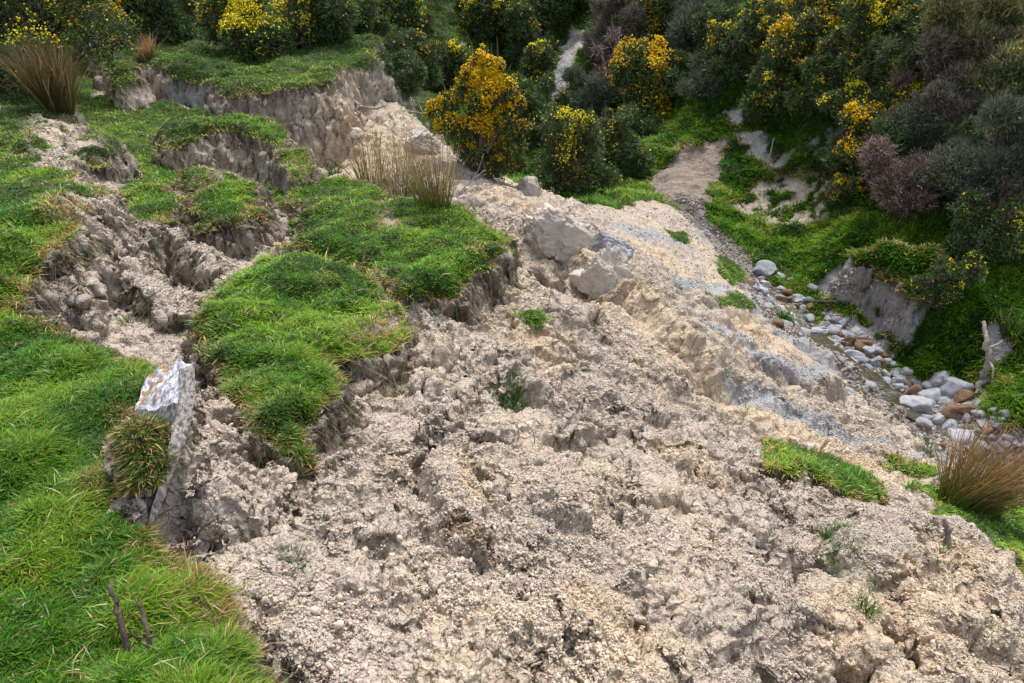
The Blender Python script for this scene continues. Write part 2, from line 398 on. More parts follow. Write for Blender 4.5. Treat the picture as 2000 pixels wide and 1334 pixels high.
NMAIN = len(BLOCKS)
MARG = [1.6] * len(BLOCKS)
def rel(pts, dz, k=3.0, rag=.05, fr=7, lump=.02, tilt=0.0, grass=0):
    """block standing dz above the ground already there; tilt lifts its first half"""
    Q, t = hit([p[0] for p in pts], [p[1] for p in pts])
    n = len(pts); Q = Q.copy()
    Q[:, 2] += dz + tilt * np.cos(np.arange(n) * 2 * np.pi / n)
    Q[:, :2] = (ray([p[0] for p in pts], [p[1] for p in pts]) * (Q[:, 2] / ray([p[0] for p in pts], [p[1] for p in pts])[:, 2])[:, None])[:, :2]
    return (Q, k, rag, fr, lump, 1.0), grass
NEW = [
 rel([(835,868),(880,852),(915,905),(950,960),(965,1010),(945,1045),(885,1052),(872,985),(850,920)], .15, 4.0, .04),
 rel([(690,1150),(740,1138),(800,1155),(822,1178),(760,1200),(700,1192)], .07, 6.0, .03),
 rel([(445,1155),(490,1138),(550,1160),(545,1195),(500,1205),(455,1180)], .07, 6.0, .03),
 rel([(1005,1105),(1050,1110),(1090,1150),(1110,1190),(1060,1170),(1010,1135)], .06, 5.0, .03),
 rel([(1230,900),(1300,880),(1370,905),(1330,950),(1255,960),(1225,950)], .10, 3.0, .05),
 rel([(1540,1140),(1600,1110),(1660,1120),(1690,1190),(1630,1235),(1580,1190)], .06, 4.0, .03),
 rel([(1400,1060),(1500,1050),(1540,1130),(1440,1160),(1380,1110)], .05, 4.0, .05),
 rel([(1485,868),(1540,850),(1600,880),(1700,925),(1718,985),(1665,968),(1600,930),(1500,905)], .09, 2.0, .06, grass=1),
 rel([(1730,888),(1800,900),(1860,930),(1850,955),(1790,932),(1735,908)], .06, 2.0, .06, grass=1),
 rel([(1650,1000),(1720,992),(1800,1015),(1830,1075),(1760,1120),(1690,1100),(1640,1050)], .16, 1.8, .08),
 rel([(1655,522),(1700,520),(1755,545),(1790,590),(1835,560),(1830,480),(1740,470),(1665,490)], .12, 3.2, .08, grass=1),
 rel([(890,640),(925,650),(900,740),(850,830),(815,840),(850,740)], .12, 1.8, .08),
 rel([(370,900),(420,905),(500,960),(520,1020),(470,1030),(400,990)], .10, 1.5, .08),
 rel([(600,930),(680,960),(720,1040),(660,1080),(600,1020)], .08, 1.6, .08),
 rel([(1170,590),(1260,620),(1340,700),(1310,760),(1230,700),(1180,650)], .13, 2.2, .09),
 rel([(1480,660),(1560,665),(1640,705),(1690,760),(1600,750),(1500,700)], .14, 2.2, .09),
 rel([(1320,545),(1400,550),(1470,590),(1440,605),(1350,585)], .14, 2.2, .08),
 rel([(1060,880),(1180,900),(1230,960),(1130,960),(1050,920)], .07, 2.4, .08),
 rel([(1180,700),(1250,740),(1270,800),(1200,780)], .07, 2.4, .08),
]
rngb = np.random.default_rng(404)
_px = []
for _ in range(95):
    _px.append((rngb.uniform(420, 1950), rngb.uniform(600, 1330)))
Qb, tb = hit([p[0] for p in _px], [p[1] for p in _px])
for q, (px, py) in zip(Qb, _px):
    if py < 620 + (px - 1150) * .42 and px > 1150: continue
    if px < 430 + (1334 - py) * .1: continue
    if 390 < px < 820 and py < 900: continue
    ln = rngb.uniform(.10, .34); wd = ln * rngb.uniform(.3, .65); an = -.75 + rngb.normal(0, .35)
    th = np.linspace(0, 2 * np.pi, 8)[:-1] + rngb.uniform(-.3, .3, 7); rr = rngb.uniform(.7, 1.2, 7)
    ex = np.cos(th) * rr * ln; ey = np.sin(th) * rr * wd
    P = np.stack([q[0] + ex * np.cos(an) - ey * np.sin(an), q[1] + ex * np.sin(an) + ey * np.cos(an)], 1)
    zz = H(P[:, 0], P[:, 1])[0] * .7 + q[2] * .3 + rngb.uniform(.015, .05) + rngb.normal(0, .010, 7)
    NEW.append(((np.c_[P, zz], rngb.uniform(2.5, 6), .04, 8, .015, 1.0), 0))
EXTRA = []
for b, g in NEW:
    BLOCKS.append(b); P = b[0]
    BBs.append((P[:, 0].min() - .45, P[:, 0].max() + .45, P[:, 1].min() - .45, P[:, 1].max() + .45))
    EXTRA.append(g)
rngc = np.random.default_rng(808)
for _ in range(60):       # drying cracks
    px = rngc.uniform(430, 1950); py = rngc.uniform(640, 1330)
    if (px > 1150 and py < 640 + (px - 1150) * .42) or px < 430 + (1334 - py) * .1 or (390 < px < 820 and py < 900): continue
    a = rngc.choice([.55, 1.9]) + rngc.normal(0, .35); q = [(px, py)]
    for _k in range(int(rngc.integers(3, 6))):
        a += rngc.normal(0, .5); st = rngc.uniform(14, 34)
        q.append((q[-1][0] + st * math.cos(a), min(q[-1][1] + st * math.sin(a), 1400)))
    line(q, rngc.uniform(.006, .016), -rngc.uniform(.05, .13), sharp=3, wob=.02)
_all = [q for L in LINES for q in L[0]]
_P, _ = hit([q[0] for q in _all], [q[1] for q in _all])
_i = 0
for L in LINES:
    L[5] = _P[_i:_i + len(L[0])]; _i += len(L[0])

# ------------------------------------------------------------------ areas (all turned into world outlines first)
def area(pts):
    px = [p for p in pts if p[0] != 'w']
    Q, _ = hit([p[0] for p in px], [p[1] for p in px])
    out = []; i = 0
    for p in pts:
        if p[0] == 'w': out.append([p[1], p[2], 0])
        else: out.append(list(Q[i])); i += 1
    return np.array(out)

MUD = area([('w',-7,0),('w',-10,12.8),(180,92),(262,112),(500,150),(700,100),(748,118),(790,190),(835,238),(885,292),(960,345),(1040,352),(1140,398),(1200,408),(1270,392),(1350,425),(1400,475),(1460,525),(1505,580),(1575,645),(1655,705),(1740,780),(1825,830),(1915,890),(1990,935),
            ('w',6.6,4.4),('w',8,0),('w',6,-4),('w',-4,-5)])
GRASSY = [area(a) for a in [
    [(225,800),(335,798),(318,850),(292,930),(262,990),(215,960)],
    [(140,195),(200,195),(205,250),(150,255)],
    [(330,75),(400,60),(500,75),(520,125),(400,122),(340,112)],
    [(175,190),(330,188),(420,202),(380,225),(315,290),(330,320),(430,332),(520,345),(600,350),(660,345),(760,395),(720,430),(560,455),(500,430),(440,440),(350,440),(300,440),(238,445),(232,350),(200,320),(205,290),(190,240)],
    [(0,60),(170,60),(185,100),(180,190),(90,205),(0,205),('w',-12,9),('w',-12,13)],
    [(0,215),(60,215),(70,250),(40,290),(60,330),(130,330),(150,380),(100,430),(0,430),('w',-8,6),('w',-8,8)],
    [(735,130),(760,150),(810,205),(835,240),(800,225),(750,185),(720,150)],
    [(1000,620),(1050,610),(1060,632),(1010,645)],
    [(1380,575),(1440,570),(1465,590),(1450,612),(1400,590)],
    [(1400,500),(1460,515),(1462,560),(1430,560),(1395,525)],
    [(1305,450),(1340,455),(1350,475),(1320,470)],
    [(1730,890),(1840,925),(1860,960),(1800,935),(1720,905)],
    [(1770,960),(1830,970),(1830,1010),(1900,1030),(1960,1070),(1985,1100),(2000,1130),('w',3.7,3.2),('w',4.6,4.0),(1990,960),(1900,950)],
    [(470,180),(510,190),(520,235),(480,240),(455,205)],
    [(355,185),(410,190),(420,215),(360,215)],
]]
BARE = [area(a) for a in [
    [(1120,50),(1145,70),(1125,140),(1095,190),(1075,225),(1065,205),(1080,150),(1100,90)],
    [(965,0),(995,0),(990,40),(970,50)],
    [(840,120),(905,85),(890,120),(850,150),(830,150)],
    [(1270,365),(1300,320),(1345,285),(1420,280),(1415,330),(1385,360),(1375,430),(1400,490),(1350,420),(1290,395)],
    [(1440,260),(1480,250),(1500,300),(1600,250),(1605,275),(1540,310),(1500,330),(1480,320)],
    [(1500,0),(1560,0),(1550,20),(1510,40)],
    [(1650,530),(1700,525),(1775,580),(1770,640),(1700,640),(1660,600)],
    [(1590,550),(1650,520),(1660,540),(1610,590)],
    [(1415,215),(1445,215),(1455,235),(1420,240)],
    [(1930,640),(1960,640),(1960,700),(1920,750)],
    [(1590,600),(1680,625),(1735,665),(1725,735),(1800,745),(1880,745),(1935,785),(1935,835),(1880,860),(1780,810),(1700,745),(1640,690)],
]]
SEMI = [area(a) for a in [
    [(1420,400),(1500,330),(1620,340),(1640,400),(1580,440),(1480,440)],
    [(1660,380),(1630,340),(1560,330),(1570,420),(1640,430)],
    [(50,240),(120,225),(180,260),(215,300),(150,340),(60,330)],
    [(130,345),(200,340),(235,370),(200,420),(110,440)],
    [(900,400),(1000,420),(990,460),(930,440)],
    [(740,415),(790,405),(780,450),(740,440)],
    [(480,290),(560,300),(600,340),(520,350)],
    [(640,690),(760,660),(790,640),(790,610),(700,660)],
    [(720,520),(790,560),(770,590),(720,560)],
]]
CLAY = [(area(a), w) for a, w in [
    ([(1150,450),(1190,490),(1215,525)],0.12),([(1220,450),(1280,458),(1340,480)],0.22),([(1340,545),(1400,560),(1465,590)],0.26),([(1370,620),(1450,655),(1520,700),(1580,730),(1660,760)],0.12),
    ([(1540,655),(1620,690),(1700,745)],0.25),([(1430,755),(1520,790),(1600,830),(1700,860),(1800,895),(1900,915),(2000,960)],0.16),([(1560,870),(1640,900)],.12),([(1860,960),(1950,985),(2000,1020)],0.2),
    ([(1650,560),(1720,600),(1760,610)],0.5),([(1100,80),(1090,200)],0.4),([(1500,270),(1600,260)],0.35),([(1440,225),(1445,235)],.3),([(840,130),(890,100)],0.6),([(975,10),(985,40)],.6),([(1400,480),(1360,430)],.25),([(1510,20),(1540,5)],.5),
    ([(340,150),(400,165)],0.10),([(1945,650),(1940,720)],.3)]]
CREAM = [(area(a), w) for a, w in [
    ([(720,270),(760,300),(690,330)],0.5),([(1010,390),(1130,440),(1230,560),(1350,680)],0.45),([(1290,500),(1450,620),(1530,680)],0.30),([(1400,740),(1550,850),(1700,900)],0.3),([(1340,880),(1360,920)],.2),([(1900,1080),(1700,1250)],.25),([(1030,655),(1080,700)],.2),([(1180,1200),(1260,1300)],.15),([(900,900),(930,960)],.06)]]
ROOT = [(area(a), w) for a, w in [      # damp brown freshly broken faces
    ([(890,1020),(935,1040)],0.05)]]


def masks(x, y, rimd, dstream, steep):
    n = fbm2(x * 5, y * 5, 4, 81); n2 = fbm2(x * 14, y * 14, 3, 83); n3 = fbm2(x * 1.3, y * 1.3, 3, 85)
    w = 0.10 * n + 0.03 * n2
    far = sstep(8.5, 11, np.hypot(x, y))
    g = sstep(-0.02, 0.03, sdf_poly(x, y, MUD) + w)
    for A in GRASSY:
        g = np.maximum(g, sstep(0.03, -0.03, sdf_poly(x, y, A) + w * 1.3))
    # tops of turf blocks
    top = sstep(0.035, -0.005, rimd + 0.25 * w)
    g = np.maximum(g, np.where(rimd < 8, top, 0))
    side = (rimd < 8) & (rimd > 0.0)
    g = np.where(side, g * sstep(0.06, 0.0, rimd + 0.3 * w) , g)
    for A in BARE:
        g = np.minimum(g, sstep(-0.05, 0.05, sdf_poly(x, y, A) + w * 2.2))
    for A in SEMI:
        s = sdf_poly(x, y, A)
        g = np.minimum(g, np.maximum(sstep(-0.15, 0.1, s), sstep(0.05, 0.25, n + 0.4 * n2)))
    g = g * (1 - sstep(1.9, 3.2, steep) * (1 - far))
    g = g * sstep(0.36, 0.5, dstream + 0.16 * n)
    top_soil = np.where(side, np.where(far, .0, .16) + .85 * np.exp(-np.maximum(rimd, 0) / 0.06) + .6 * n, 0)
    clay = 0
    for A, ww in CLAY:
        d, _ = dist_line(x, y, A)
        clay = np.maximum(clay, sstep(1.25, 0.6, d / ww + 0.9 * n + 0.4 * n2))
    cream = 0.25 + 1.1 * n3
    for A, ww in CREAM:
        d, _ = dist_line(x, y, A)
        cream = cream + 0.8 * sstep(1.5, 0.5, d / ww + 0.5 * n)
    brown = 0
    for A, ww in ROOT:
        d, _ = dist_line(x, y, A)
        brown = np.maximum(brown, sstep(1.3, 0.7, d / ww + 0.8 * n))
    sc_ = sstep(.1, -.1, sdf_poly(x, y, BARE[3]) + w)
    top_soil = np.maximum(top_soil, sc_ * (.72 + .3 * n))
    top_soil = np.maximum(top_soil, sstep(.1, -.1, sdf_poly(x, y, BARE[6]) + w) * (.42 + .5 * n))
    orange = 0
    for A, ww in CREAM:
        d, _ = dist_line(x, y, A)
        orange = np.maximum(orange, sstep(1.3, 0.2, d / ww + 1.1 * n + .5 * n2))
    wet = sstep(0.5, 0.25, dstream + 0.1 * n)
    clay = np.maximum(clay, sstep(0.7, 0.3, dstream + 0.15 * n) * 0.9)
    dead = np.clip(sstep(0.15, 0.6, fbm2(x * 2.3 + 40, y * 2.3, 4, 87)), 0, 1)
    dead = np.maximum(dead, 1.6 * sstep(.12, -.05, sdf_poly(x, y, GRASSY[0]) + w))
    return g, np.clip(top_soil, 0, 1), np.clip(clay, 0, 1), np.clip(cream, 0, 1), np.clip(np.maximum(brown, 0), 0, 1), wet, dead, np.clip(orange, 0, 1)

# ------------------------------------------------------------------ ground mesh: one sheet on rings round the viewpoint
QS = 1.0
NA, NR = int(1200 * QS), int(1350 * QS)
az_in = np.linspace(-math.radians(50), math.radians(50), NA)
az_out = np.linspace(math.radians(50), math.radians(310), 120)[1:-1]
AZ = np.r_[az_in, az_out]
azs = np.r_[az_in[::12], az_out[::6]]
azs = np.unique(np.r_[azs, az_in[-1]])
rf = 0.35 * (75 / 0.35) ** np.linspace(0, 1, 1500)
X = np.sin(azs)[:, None] * rf; Y = np.cos(azs)[:, None] * rf
Zf = H(X, Y)[0]
el = np.arctan2(Zf, rf)
dd = np.sqrt(np.diff(rf)[None] ** 2 + np.diff(Zf, axis=1) ** 2) / rf[None, 1:]
dens = np.abs(np.diff(el, axis=1)) * ((el[:, 1:] < -0.03) & (el[:, 1:] > -1.02)) + 0.09 * dd + 0.02 * np.log(75 / .35) / 1500
inner = np.abs(azs) <= math.radians(50.01)
nb = dens.copy()
for s in range(1, 4):
    nb[s:] += dens[:-s]; nb[:-s] += dens[s:]
nb[~inner] = dens[inner].mean(0)[None]
cum = np.cumsum(np.c_[np.zeros(len(azs)), nb], axis=1)
cum /= cum[:, -1:]
RR = np.array([np.interp(np.linspace(0, 1, NR), cum[i], rf) for i in range(len(azs))])
for _ in range(2):
    RR[1:-1] = (RR[:-2] + 2 * RR[1:-1] + RR[2:]) / 4
R = np.empty((len(AZ), NR))
for j in range(NR):
    R[:, j] = np.interp(AZ, azs, RR[:, j])
GX = np.sin(AZ)[:, None] * R; GY = np.cos(AZ)[:, None] * R
GZ, RIM, DST, LOW = H(GX, GY)

def normals(X, Y, Z):
    P = np.stack([X, Y, Z], -1)
    du = np.roll(P, -1, 0) - np.roll(P, 1, 0)
    dv = np.gradient(P, axis=1)
    n = np.cross(dv, du)
    n /= np.linalg.norm(n, axis=-1, keepdims=True) + 1e-12
    n *= np.sign(n[..., 2:3] + 1e-9)
    return n
N0 = normals(GX, GY, GZ)
steep = np.sqrt(np.maximum(1 - N0[..., 2] ** 2, 0)) / np.maximum(N0[..., 2], 0.05)
rimg = RIM.copy()
m_ = masks(GX.ravel(), GY.ravel(), RIM.ravel(), DST.ravel(), steep.ravel())
sh = GX.shape
MG, MS, MC, MK, MB_, MW, MD, MO = [a.reshape(sh) for a in m_]
# blocks without turf on top
for bi in (9, 10):
    s = sdf_poly(GX, GY, BLOCKS[bi][0] if False else BLOCKS[bi][0])
    k_ = (s < 0.25) & (GY > 0)
    MG = np.where(k_, MG * sstep(0.1, 0.25, s), MG); MS = np.where(k_, MS * 0.3, MS)
# lumps and crumbs pushed out along the surface direction
dist = np.sqrt(GX ** 2 + GY ** 2 + GZ ** 2)
bare = 1 - MG
nearw = sstep(9.0, 4.0, dist)
a1, b1 = worley3(GX / 0.24, GY / 0.24, GZ / 0.24, 3)
a2, b2 = worley3(GX / 0.085 + 5, GY / 0.085, GZ / 0.085, 5)
a3, b3 = worley3(GX / 0.034, GY / 0.034, GZ / 0.034, 7)
r1 = fbm3(GX * 3, GY * 3, GZ * 3, 3, 91)
r2 = fbm3(GX * 9, GY * 9, GZ * 9, 3, 93)
crumb = sstep(-0.35, 0.25, fbm3(GX * 1.7, GY * 1.7, GZ * 1.7, 3, 95) + 0.2)
crk = -np.exp(-((b1 - a1) / 0.05) ** 2) * sstep(0.0, 0.3, fbm3(GX * 1.1, GY * 1.1, GZ * 1.1, 2, 96))
disp = bare * (0.055 * (0.45 - a1) + 0.035 * r1 + 0.030 * (0.5 - a2) * (0.35 + crumb) + 0.020 * r2 + 0.014 * (0.5 - a3) * nearw * (0.3 + crumb) + 0.03 * crk)
wx_ = GX + .05 * r2; wy_ = GY + .05 * r1; wz_ = GZ + .04 * r2
f1 = facets3(wx_ / .42, wy_ / .42, wz_ / .42, 51); f2 = facets3(wx_ / .15, wy_ / .15, wz_ / .15, 53); f3 = facets3(wx_ / .055, wy_ / .055, wz_ / .055, 55)
fs_ = sstep(3.2, 1.2, steep) * .5 + .5
f4 = facets3(GX / .024 + 3, GY / .024, GZ / .024, 57)
disp += bare * fs_ * (0.011 * f4 * sstep(5.5, 3.0, dist) + 0.050 * f1 + 0.033 * f2 * (.4 + .8 * crumb) + 0.028 * f3 * (.4 + .8 * crumb) * (.35 + .65 * nearw)) * (1 - MW)
wall = bare * sstep(.9, 1.8, steep) * np.where((RIM < 8) | (GX < -1.2), 1, .15)
v1 = fbm3(GX * 6, GY * 6, GZ * 1.8, 4, 111, .6); v2 = fbm3(GX * 17, GY * 17, GZ * 7, 3, 113, .6)
disp += wall * (.16 * (.25 - np.abs(v1)) + .06 * (.25 - np.abs(v2)))
disp += MG * (0.060 * r1 + 0.028 * r2)
disp *= 1 - .5 * bare * sstep(.6, 1.4, GX) * sstep(5.2, 6.6, dist)
disp *= sstep(0.3, 0.9, dist)
disp *= 1 - 0.5 * MW
far_ = sstep(11, 18, dist)
disp += far_ * 0.12 * r1
GX = GX + disp * N0[..., 0]; GY = GY + disp * N0[..., 1]; GZ = GZ + disp * N0[..., 2]
N1 = normals(GX, GY, GZ)

def make_mesh(name, V, F, mats=(), attrs=None, smooth=False, colors=None):
    """V (n,3); F (m,k) equal sized faces"""
    me = bpy.data.meshes.new(name)
    V = np.ascontiguousarray(V, np.float32); F = np.ascontiguousarray(F, np.int32)
    me.vertices.add(len(V)); me.vertices.foreach_set("co", V.ravel())
    k = F.shape[1]
    me.loops.add(F.size); me.loops.foreach_set("vertex_index", F.ravel())
    me.polygons.add(len(F)); me.polygons.foreach_set("loop_start", np.arange(0, F.size, k, dtype=np.int32))
    if smooth: me.polygons.foreach_set("use_smooth", np.ones(len(F), bool))
    for nm, c in (colors or {}).items():
        a = me.color_attributes.new(nm, 'FLOAT_COLOR', 'POINT')
        c = np.asarray(c, np.float32)
        if c.shape[1] == 3: c = np.c_[c, np.ones(len(c), np.float32)]
        a.data.foreach_set("color", np.ascontiguousarray(c, np.float32).ravel())
    for m in mats: me.materials.append(m)
    me.update()
    return me

def link(name, me, parent=None, loc=None, **props):
    o = bpy.data.objects.new(name, me)
    COL.objects.link(o)
    if parent is not None: o.parent = parent
    if loc is not None: o.location = loc
    for k, v in props.items():
        if v is not None: o[k] = v
    return o

# ---- node helpers
class NT:
    def __init__(s, name):
        s.m = bpy.data.materials.new(name); s.m.use_nodes = True
        s.t = s.m.node_tree; s.n = s.t.nodes; s.l = s.t.links
        s.p = s.n["Principled BSDF"]
        s.p.inputs["Specular IOR Level"].default_value = 0.25
        s.co = s.n.new("ShaderNodeTexCoord").outputs["Object"]
    def inp(s, sock, v):
        if isinstance(v, (int, float)): sock.default_value = v
        elif isinstance(v, (tuple, list)): sock.default_value = tuple(v) + ((1,) if len(v) == 3 else ())
        else: s.l.new(v, sock)
    def noise(s, scale, detail=4, rough=.55, co=None, dist=0):
        n = s.n.new("ShaderNodeTexNoise"); n.inputs["Scale"].default_value = scale; n.inputs["Detail"].default_value = detail
        n.inputs["Roughness"].default_value = rough; n.inputs["Distortion"].default_value = dist
        s.l.new(co or s.co, n.inputs["Vector"]); return n.outputs["Fac"]
    def voro(s, scale, feat='F1', co=None, out="Distance"):
        n = s.n.new("ShaderNodeTexVoronoi"); n.feature = feat; n.inputs["Scale"].default_value = scale
        s.l.new(co or s.co, n.inputs["Vector"]); return n.outputs[out]
    def ramp(s, f, a, b, c0=0.0, c1=1.0):
        n = s.n.new("ShaderNodeMapRange"); n.clamp = True
        s.inp(n.inputs[0], f)
        for i, v in enumerate((a, b, c0, c1)): n.inputs[i + 1].default_value = v
        return n.outputs[0]
    def mix(s, f, a, b, mode='MIX'):
        n = s.n.new("ShaderNodeMix"); n.data_type = 'RGBA'; n.blend_type = mode
        s.inp(n.inputs[0], f); s.inp(n.inputs[6], a); s.inp(n.inputs[7], b); return n.outputs[2]
    def math(s, op, a, b=0.0):
        n = s.n.new("ShaderNodeMath"); n.operation = op; s.inp(n.inputs[0], a); s.inp(n.inputs[1], b); return n.outputs[0]
    def attr(s, nm):
        n = s.n.new("ShaderNodeAttribute"); n.attribute_name = nm
        sp = s.n.new("ShaderNodeSeparateColor"); s.l.new(n.outputs["Color"], sp.inputs[0])
        return n.outputs["Color"], sp.outputs
    def n_warp(s, sc, amt):
        n = s.n.new("ShaderNodeTexNoise"); n.inputs["Scale"].default_value = sc; s.l.new(s.co, n.inputs["Vector"])
        m = s.n.new("ShaderNodeVectorMath"); m.operation = 'MULTIPLY_ADD'; s.l.new(n.outputs["Color"], m.inputs[0]); m.inputs[1].default_value = (amt,) * 3; s.l.new(s.co, m.inputs[2])
        return m.outputs[0]
    def bump(s, h, strength=.5, dist=.02, prev=None):
        n = s.n.new("ShaderNodeBump"); n.inputs["Strength"].default_value = strength; n.inputs["Distance"].default_value = dist
        s.l.new(h, n.inputs["Height"])
        if prev is not None: s.l.new(prev, n.inputs["Normal"])
        return n.outputs[0]
    def done(s, col, rough=.95, normal=None):
        s.inp(s.p.inputs["Base Color"], col); s.inp(s.p.inputs["Roughness"], rough)
        if normal is not None: s.l.new(normal, s.p.inputs["Normal"])
        return s.m

def ground_material():
    t = NT("soil_and_clay")
    _, A = t.attr("ma"); _, B = t.attr("mb")      # A: grass, topsoil, clay   B: cream, brown, dead
    _, Cc = t.attr("mc")                          # wet, cavity free wear
    n1 = t.noise(2.2, 5); n2 = t.noise(11, 6, .6); n3 = t.noise(60, 4, .6)
    pink = t.mix(t.ramp(n2, .3, .7), (.43, .36, .29), (.63, .55, .455))
    cream = t.mix(t.ramp(n2, .3, .7), (.52, .42, .30), (.70, .60, .47))
    soil = t.mix(t.ramp(t.math('ADD', B[0], t.ramp(n1, .3, .7, -.25, .25)), .35, .8), pink, cream)
    # single lumps a little lighter or darker
    v = t.n.new("ShaderNodeTexVoronoi"); v.inputs["Scale"].default_value = 38; t.l.new(t.co, v.inputs["Vector"])
    sep = t.n.new("ShaderNodeSeparateColor"); t.l.new(v.outputs["Color"], sep.inputs[0])
    soil = t.mix(t.ramp(sep.outputs[0], 0, 1, 0, .28), soil, (.34, .25, .20))
    soil = t.mix(t.ramp(n3, .52, .70, 0, .5), soil, (.25, .18, .13))
    soil = t.mix(t.ramp(t.noise(130, 3, .6), .55, .72, 0, .45), soil, (.22, .16, .12))
    soil = t.mix(t.math('MULTIPLY', Cc[1], .38), soil, t.mix(t.ramp(n2, .3, .7), (.48, .33, .19), (.66, .50, .32)))
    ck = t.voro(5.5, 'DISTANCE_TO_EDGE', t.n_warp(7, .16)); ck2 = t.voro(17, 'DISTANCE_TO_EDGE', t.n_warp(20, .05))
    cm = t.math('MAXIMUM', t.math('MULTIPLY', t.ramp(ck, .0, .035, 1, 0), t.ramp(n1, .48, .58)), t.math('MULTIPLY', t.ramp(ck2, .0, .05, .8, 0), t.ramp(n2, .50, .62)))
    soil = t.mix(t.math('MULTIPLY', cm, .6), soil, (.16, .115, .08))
    clay = t.mix(t.ramp(n2, .3, .7), (.24, .24, .245), (.45, .45, .46))
    soil = t.mix(t.math('MULTIPLY', A[2], t.ramp(n2, .25, .6, .55, 1.0)), soil, clay)
    br = t.mix(t.ramp(n3, .3, .7), (.13, .085, .045), (.26, .18, .10))
    soil = t.mix(B[1], soil, br)
    ts = t.mix(t.ramp(n3, .3, .7), (.12, .092, .075), (.27, .215, .18))
    soil = t.mix(A[1], soil, ts)
    wet = t.mix(n2, (.10, .09, .075), (.22, .20, .175))
    soil = t.mix(t.math('MULTIPLY', Cc[0], .8), soil, wet)
    gr = t.mix(t.ramp(n3, .3, .7), (.025, .045, .010), (.060, .095, .022))
    gr = t.mix(t.ramp(n2, .5, .75, 0, .8), gr, (.14, .11, .065))
    col = t.mix(A[0], soil, gr)
    h = t.math('ADD', t.math('MULTIPLY', t.voro(70), -0.7), t.math('MULTIPLY', n3, .8))
    hb = t.math('ADD', t.math('MULTIPLY', t.voro(9, 'F1', t.n_warp(9, .06)), 1.0), t.noise(16, 5, .65))
    b = t.bump(hb, .75, .05)
    b = t.bump(t.math('MULTIPLY', cm, -1.0), .8, .02, b)
    b = t.bump(h, .9, .012, b)
    b = t.bump(t.noise(220, 3, .6), .7, .004, b)
    return t.done(col, .95, b)

def grid_faces(na, nr):
    i = np.arange(na)[:, None]; j = np.arange(nr - 1)[None]
    a = i * nr + j; b = ((i + 1) % na) * nr + j
    return np.stack([a, a + 1, b + 1, b], -1).reshape(-1, 4)
NAZ = len(AZ)
V = np.stack([GX, GY, GZ], -1).reshape(-1, 3)
F = grid_faces(NAZ, NR)
# close the small disc under the viewpoint
z0 = V[::NR][:, 2].mean()
ma = np.stack([MG, MS, MC], -1).reshape(-1, 3); mb = np.stack([MK, MB_, MD], -1).reshape(-1, 3); mc = np.stack([MW, MO, MW * 0], -1).reshape(-1, 3)
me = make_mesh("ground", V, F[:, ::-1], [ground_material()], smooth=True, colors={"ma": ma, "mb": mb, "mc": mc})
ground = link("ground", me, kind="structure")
del F

def ground_z(x, y):
    return H(np.atleast_1d(x), np.atleast_1d(y))[0]

# ------------------------------------------------------------------ shared builders
def leaf_material(name, trans=0.35, rough=.6, emit=None):
    t = NT(name)
    c, _ = t.attr("col")
    t.done(c, rough)
    tr = t.n.new("ShaderNodeBsdfTranslucent"); t.l.new(c, tr.inputs[0])
    mx = t.n.new("ShaderNodeMixShader"); mx.inputs[0].default_value = trans
    out = t.n["Material Output"]
    t.l.new(t.p.outputs[0], mx.inputs[1]); t.l.new(tr.outputs[0], mx.inputs[2]); t.l.new(mx.outputs[0], out.inputs[0])
    return t.m
M_GRASS = leaf_material("grass_blades", .4, .5)
M_LEAF = leaf_material("gorse_leaves", .2, .6)
M_FLOWER = leaf_material("gorse_flowers", .3, .6)

def blades(P, Nrm, L, W, col0, col1, bend, rng, segs=2, az=None, lean=0.35):
    """curved tapering blades; P (n,3) roots, Nrm growing direction; returns V,F,C"""
    n = len(P)
    a = rng.uniform(0, 2 * np.pi, n) if az is None else az
    side = np.stack([np.cos(a), np.sin(a), np.zeros(n)], 1)
    out = np.stack([-np.sin(a), np.cos(a), np.zeros(n)], 1)
    up = Nrm + out * (lean * rng.uniform(0.2, 1.4, n))[:, None]
    up /= np.linalg.norm(up, axis=1, keepdims=True)
    V = []; C = []
    for k in range(segs):
        t = k / segs
        c = P + up * (L * t)[:, None] + out * (bend * L * t * t)[:, None] - np.array([0, 0, 1.0]) * (0.5 * bend * L * t ** 3)[:, None]
        w = (W * (1 - 0.55 * t) * 0.5)[:, None] * side
        V += [c - w, c + w]
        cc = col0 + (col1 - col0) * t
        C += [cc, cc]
    t = 1.0
    V.append(P + up * L[:, None] + out * (bend * L)[:, None] - np.array([0, 0, 1.0]) * (0.5 * bend * L)[:, None]); C.append(col1)
    m = 2 * segs + 1
    V = np.stack(V, 1).reshape(-1, 3); C = np.stack(C, 1).reshape(-1, 3)
    f = []
    for k in range(segs - 1):
        f += [[2 * k, 2 * k + 1, 2 * k + 3], [2 * k, 2 * k + 3, 2 * k + 2]]
    f.append([2 * segs - 2, 2 * segs - 1, 2 * segs])
    F = (np.arange(n)[:, None, None] * m + np.array(f)[None]).reshape(-1, 3)
    return V, F, C

def merge(parts):
    V = []; F = []; C = []; o = 0
    for v, f, c in parts:
        V.append(v); F.append(f + o); C.append(c); o += len(v)
    return np.concatenate(V), np.concatenate(F), np.concatenate(C)

def pick(pal, n, rng, p=None):
    pal = np.array(pal, float)
    i = rng.choice(len(pal), n, p=p)
    return pal[i] * rng.uniform(0.75, 1.25, (n, 1))

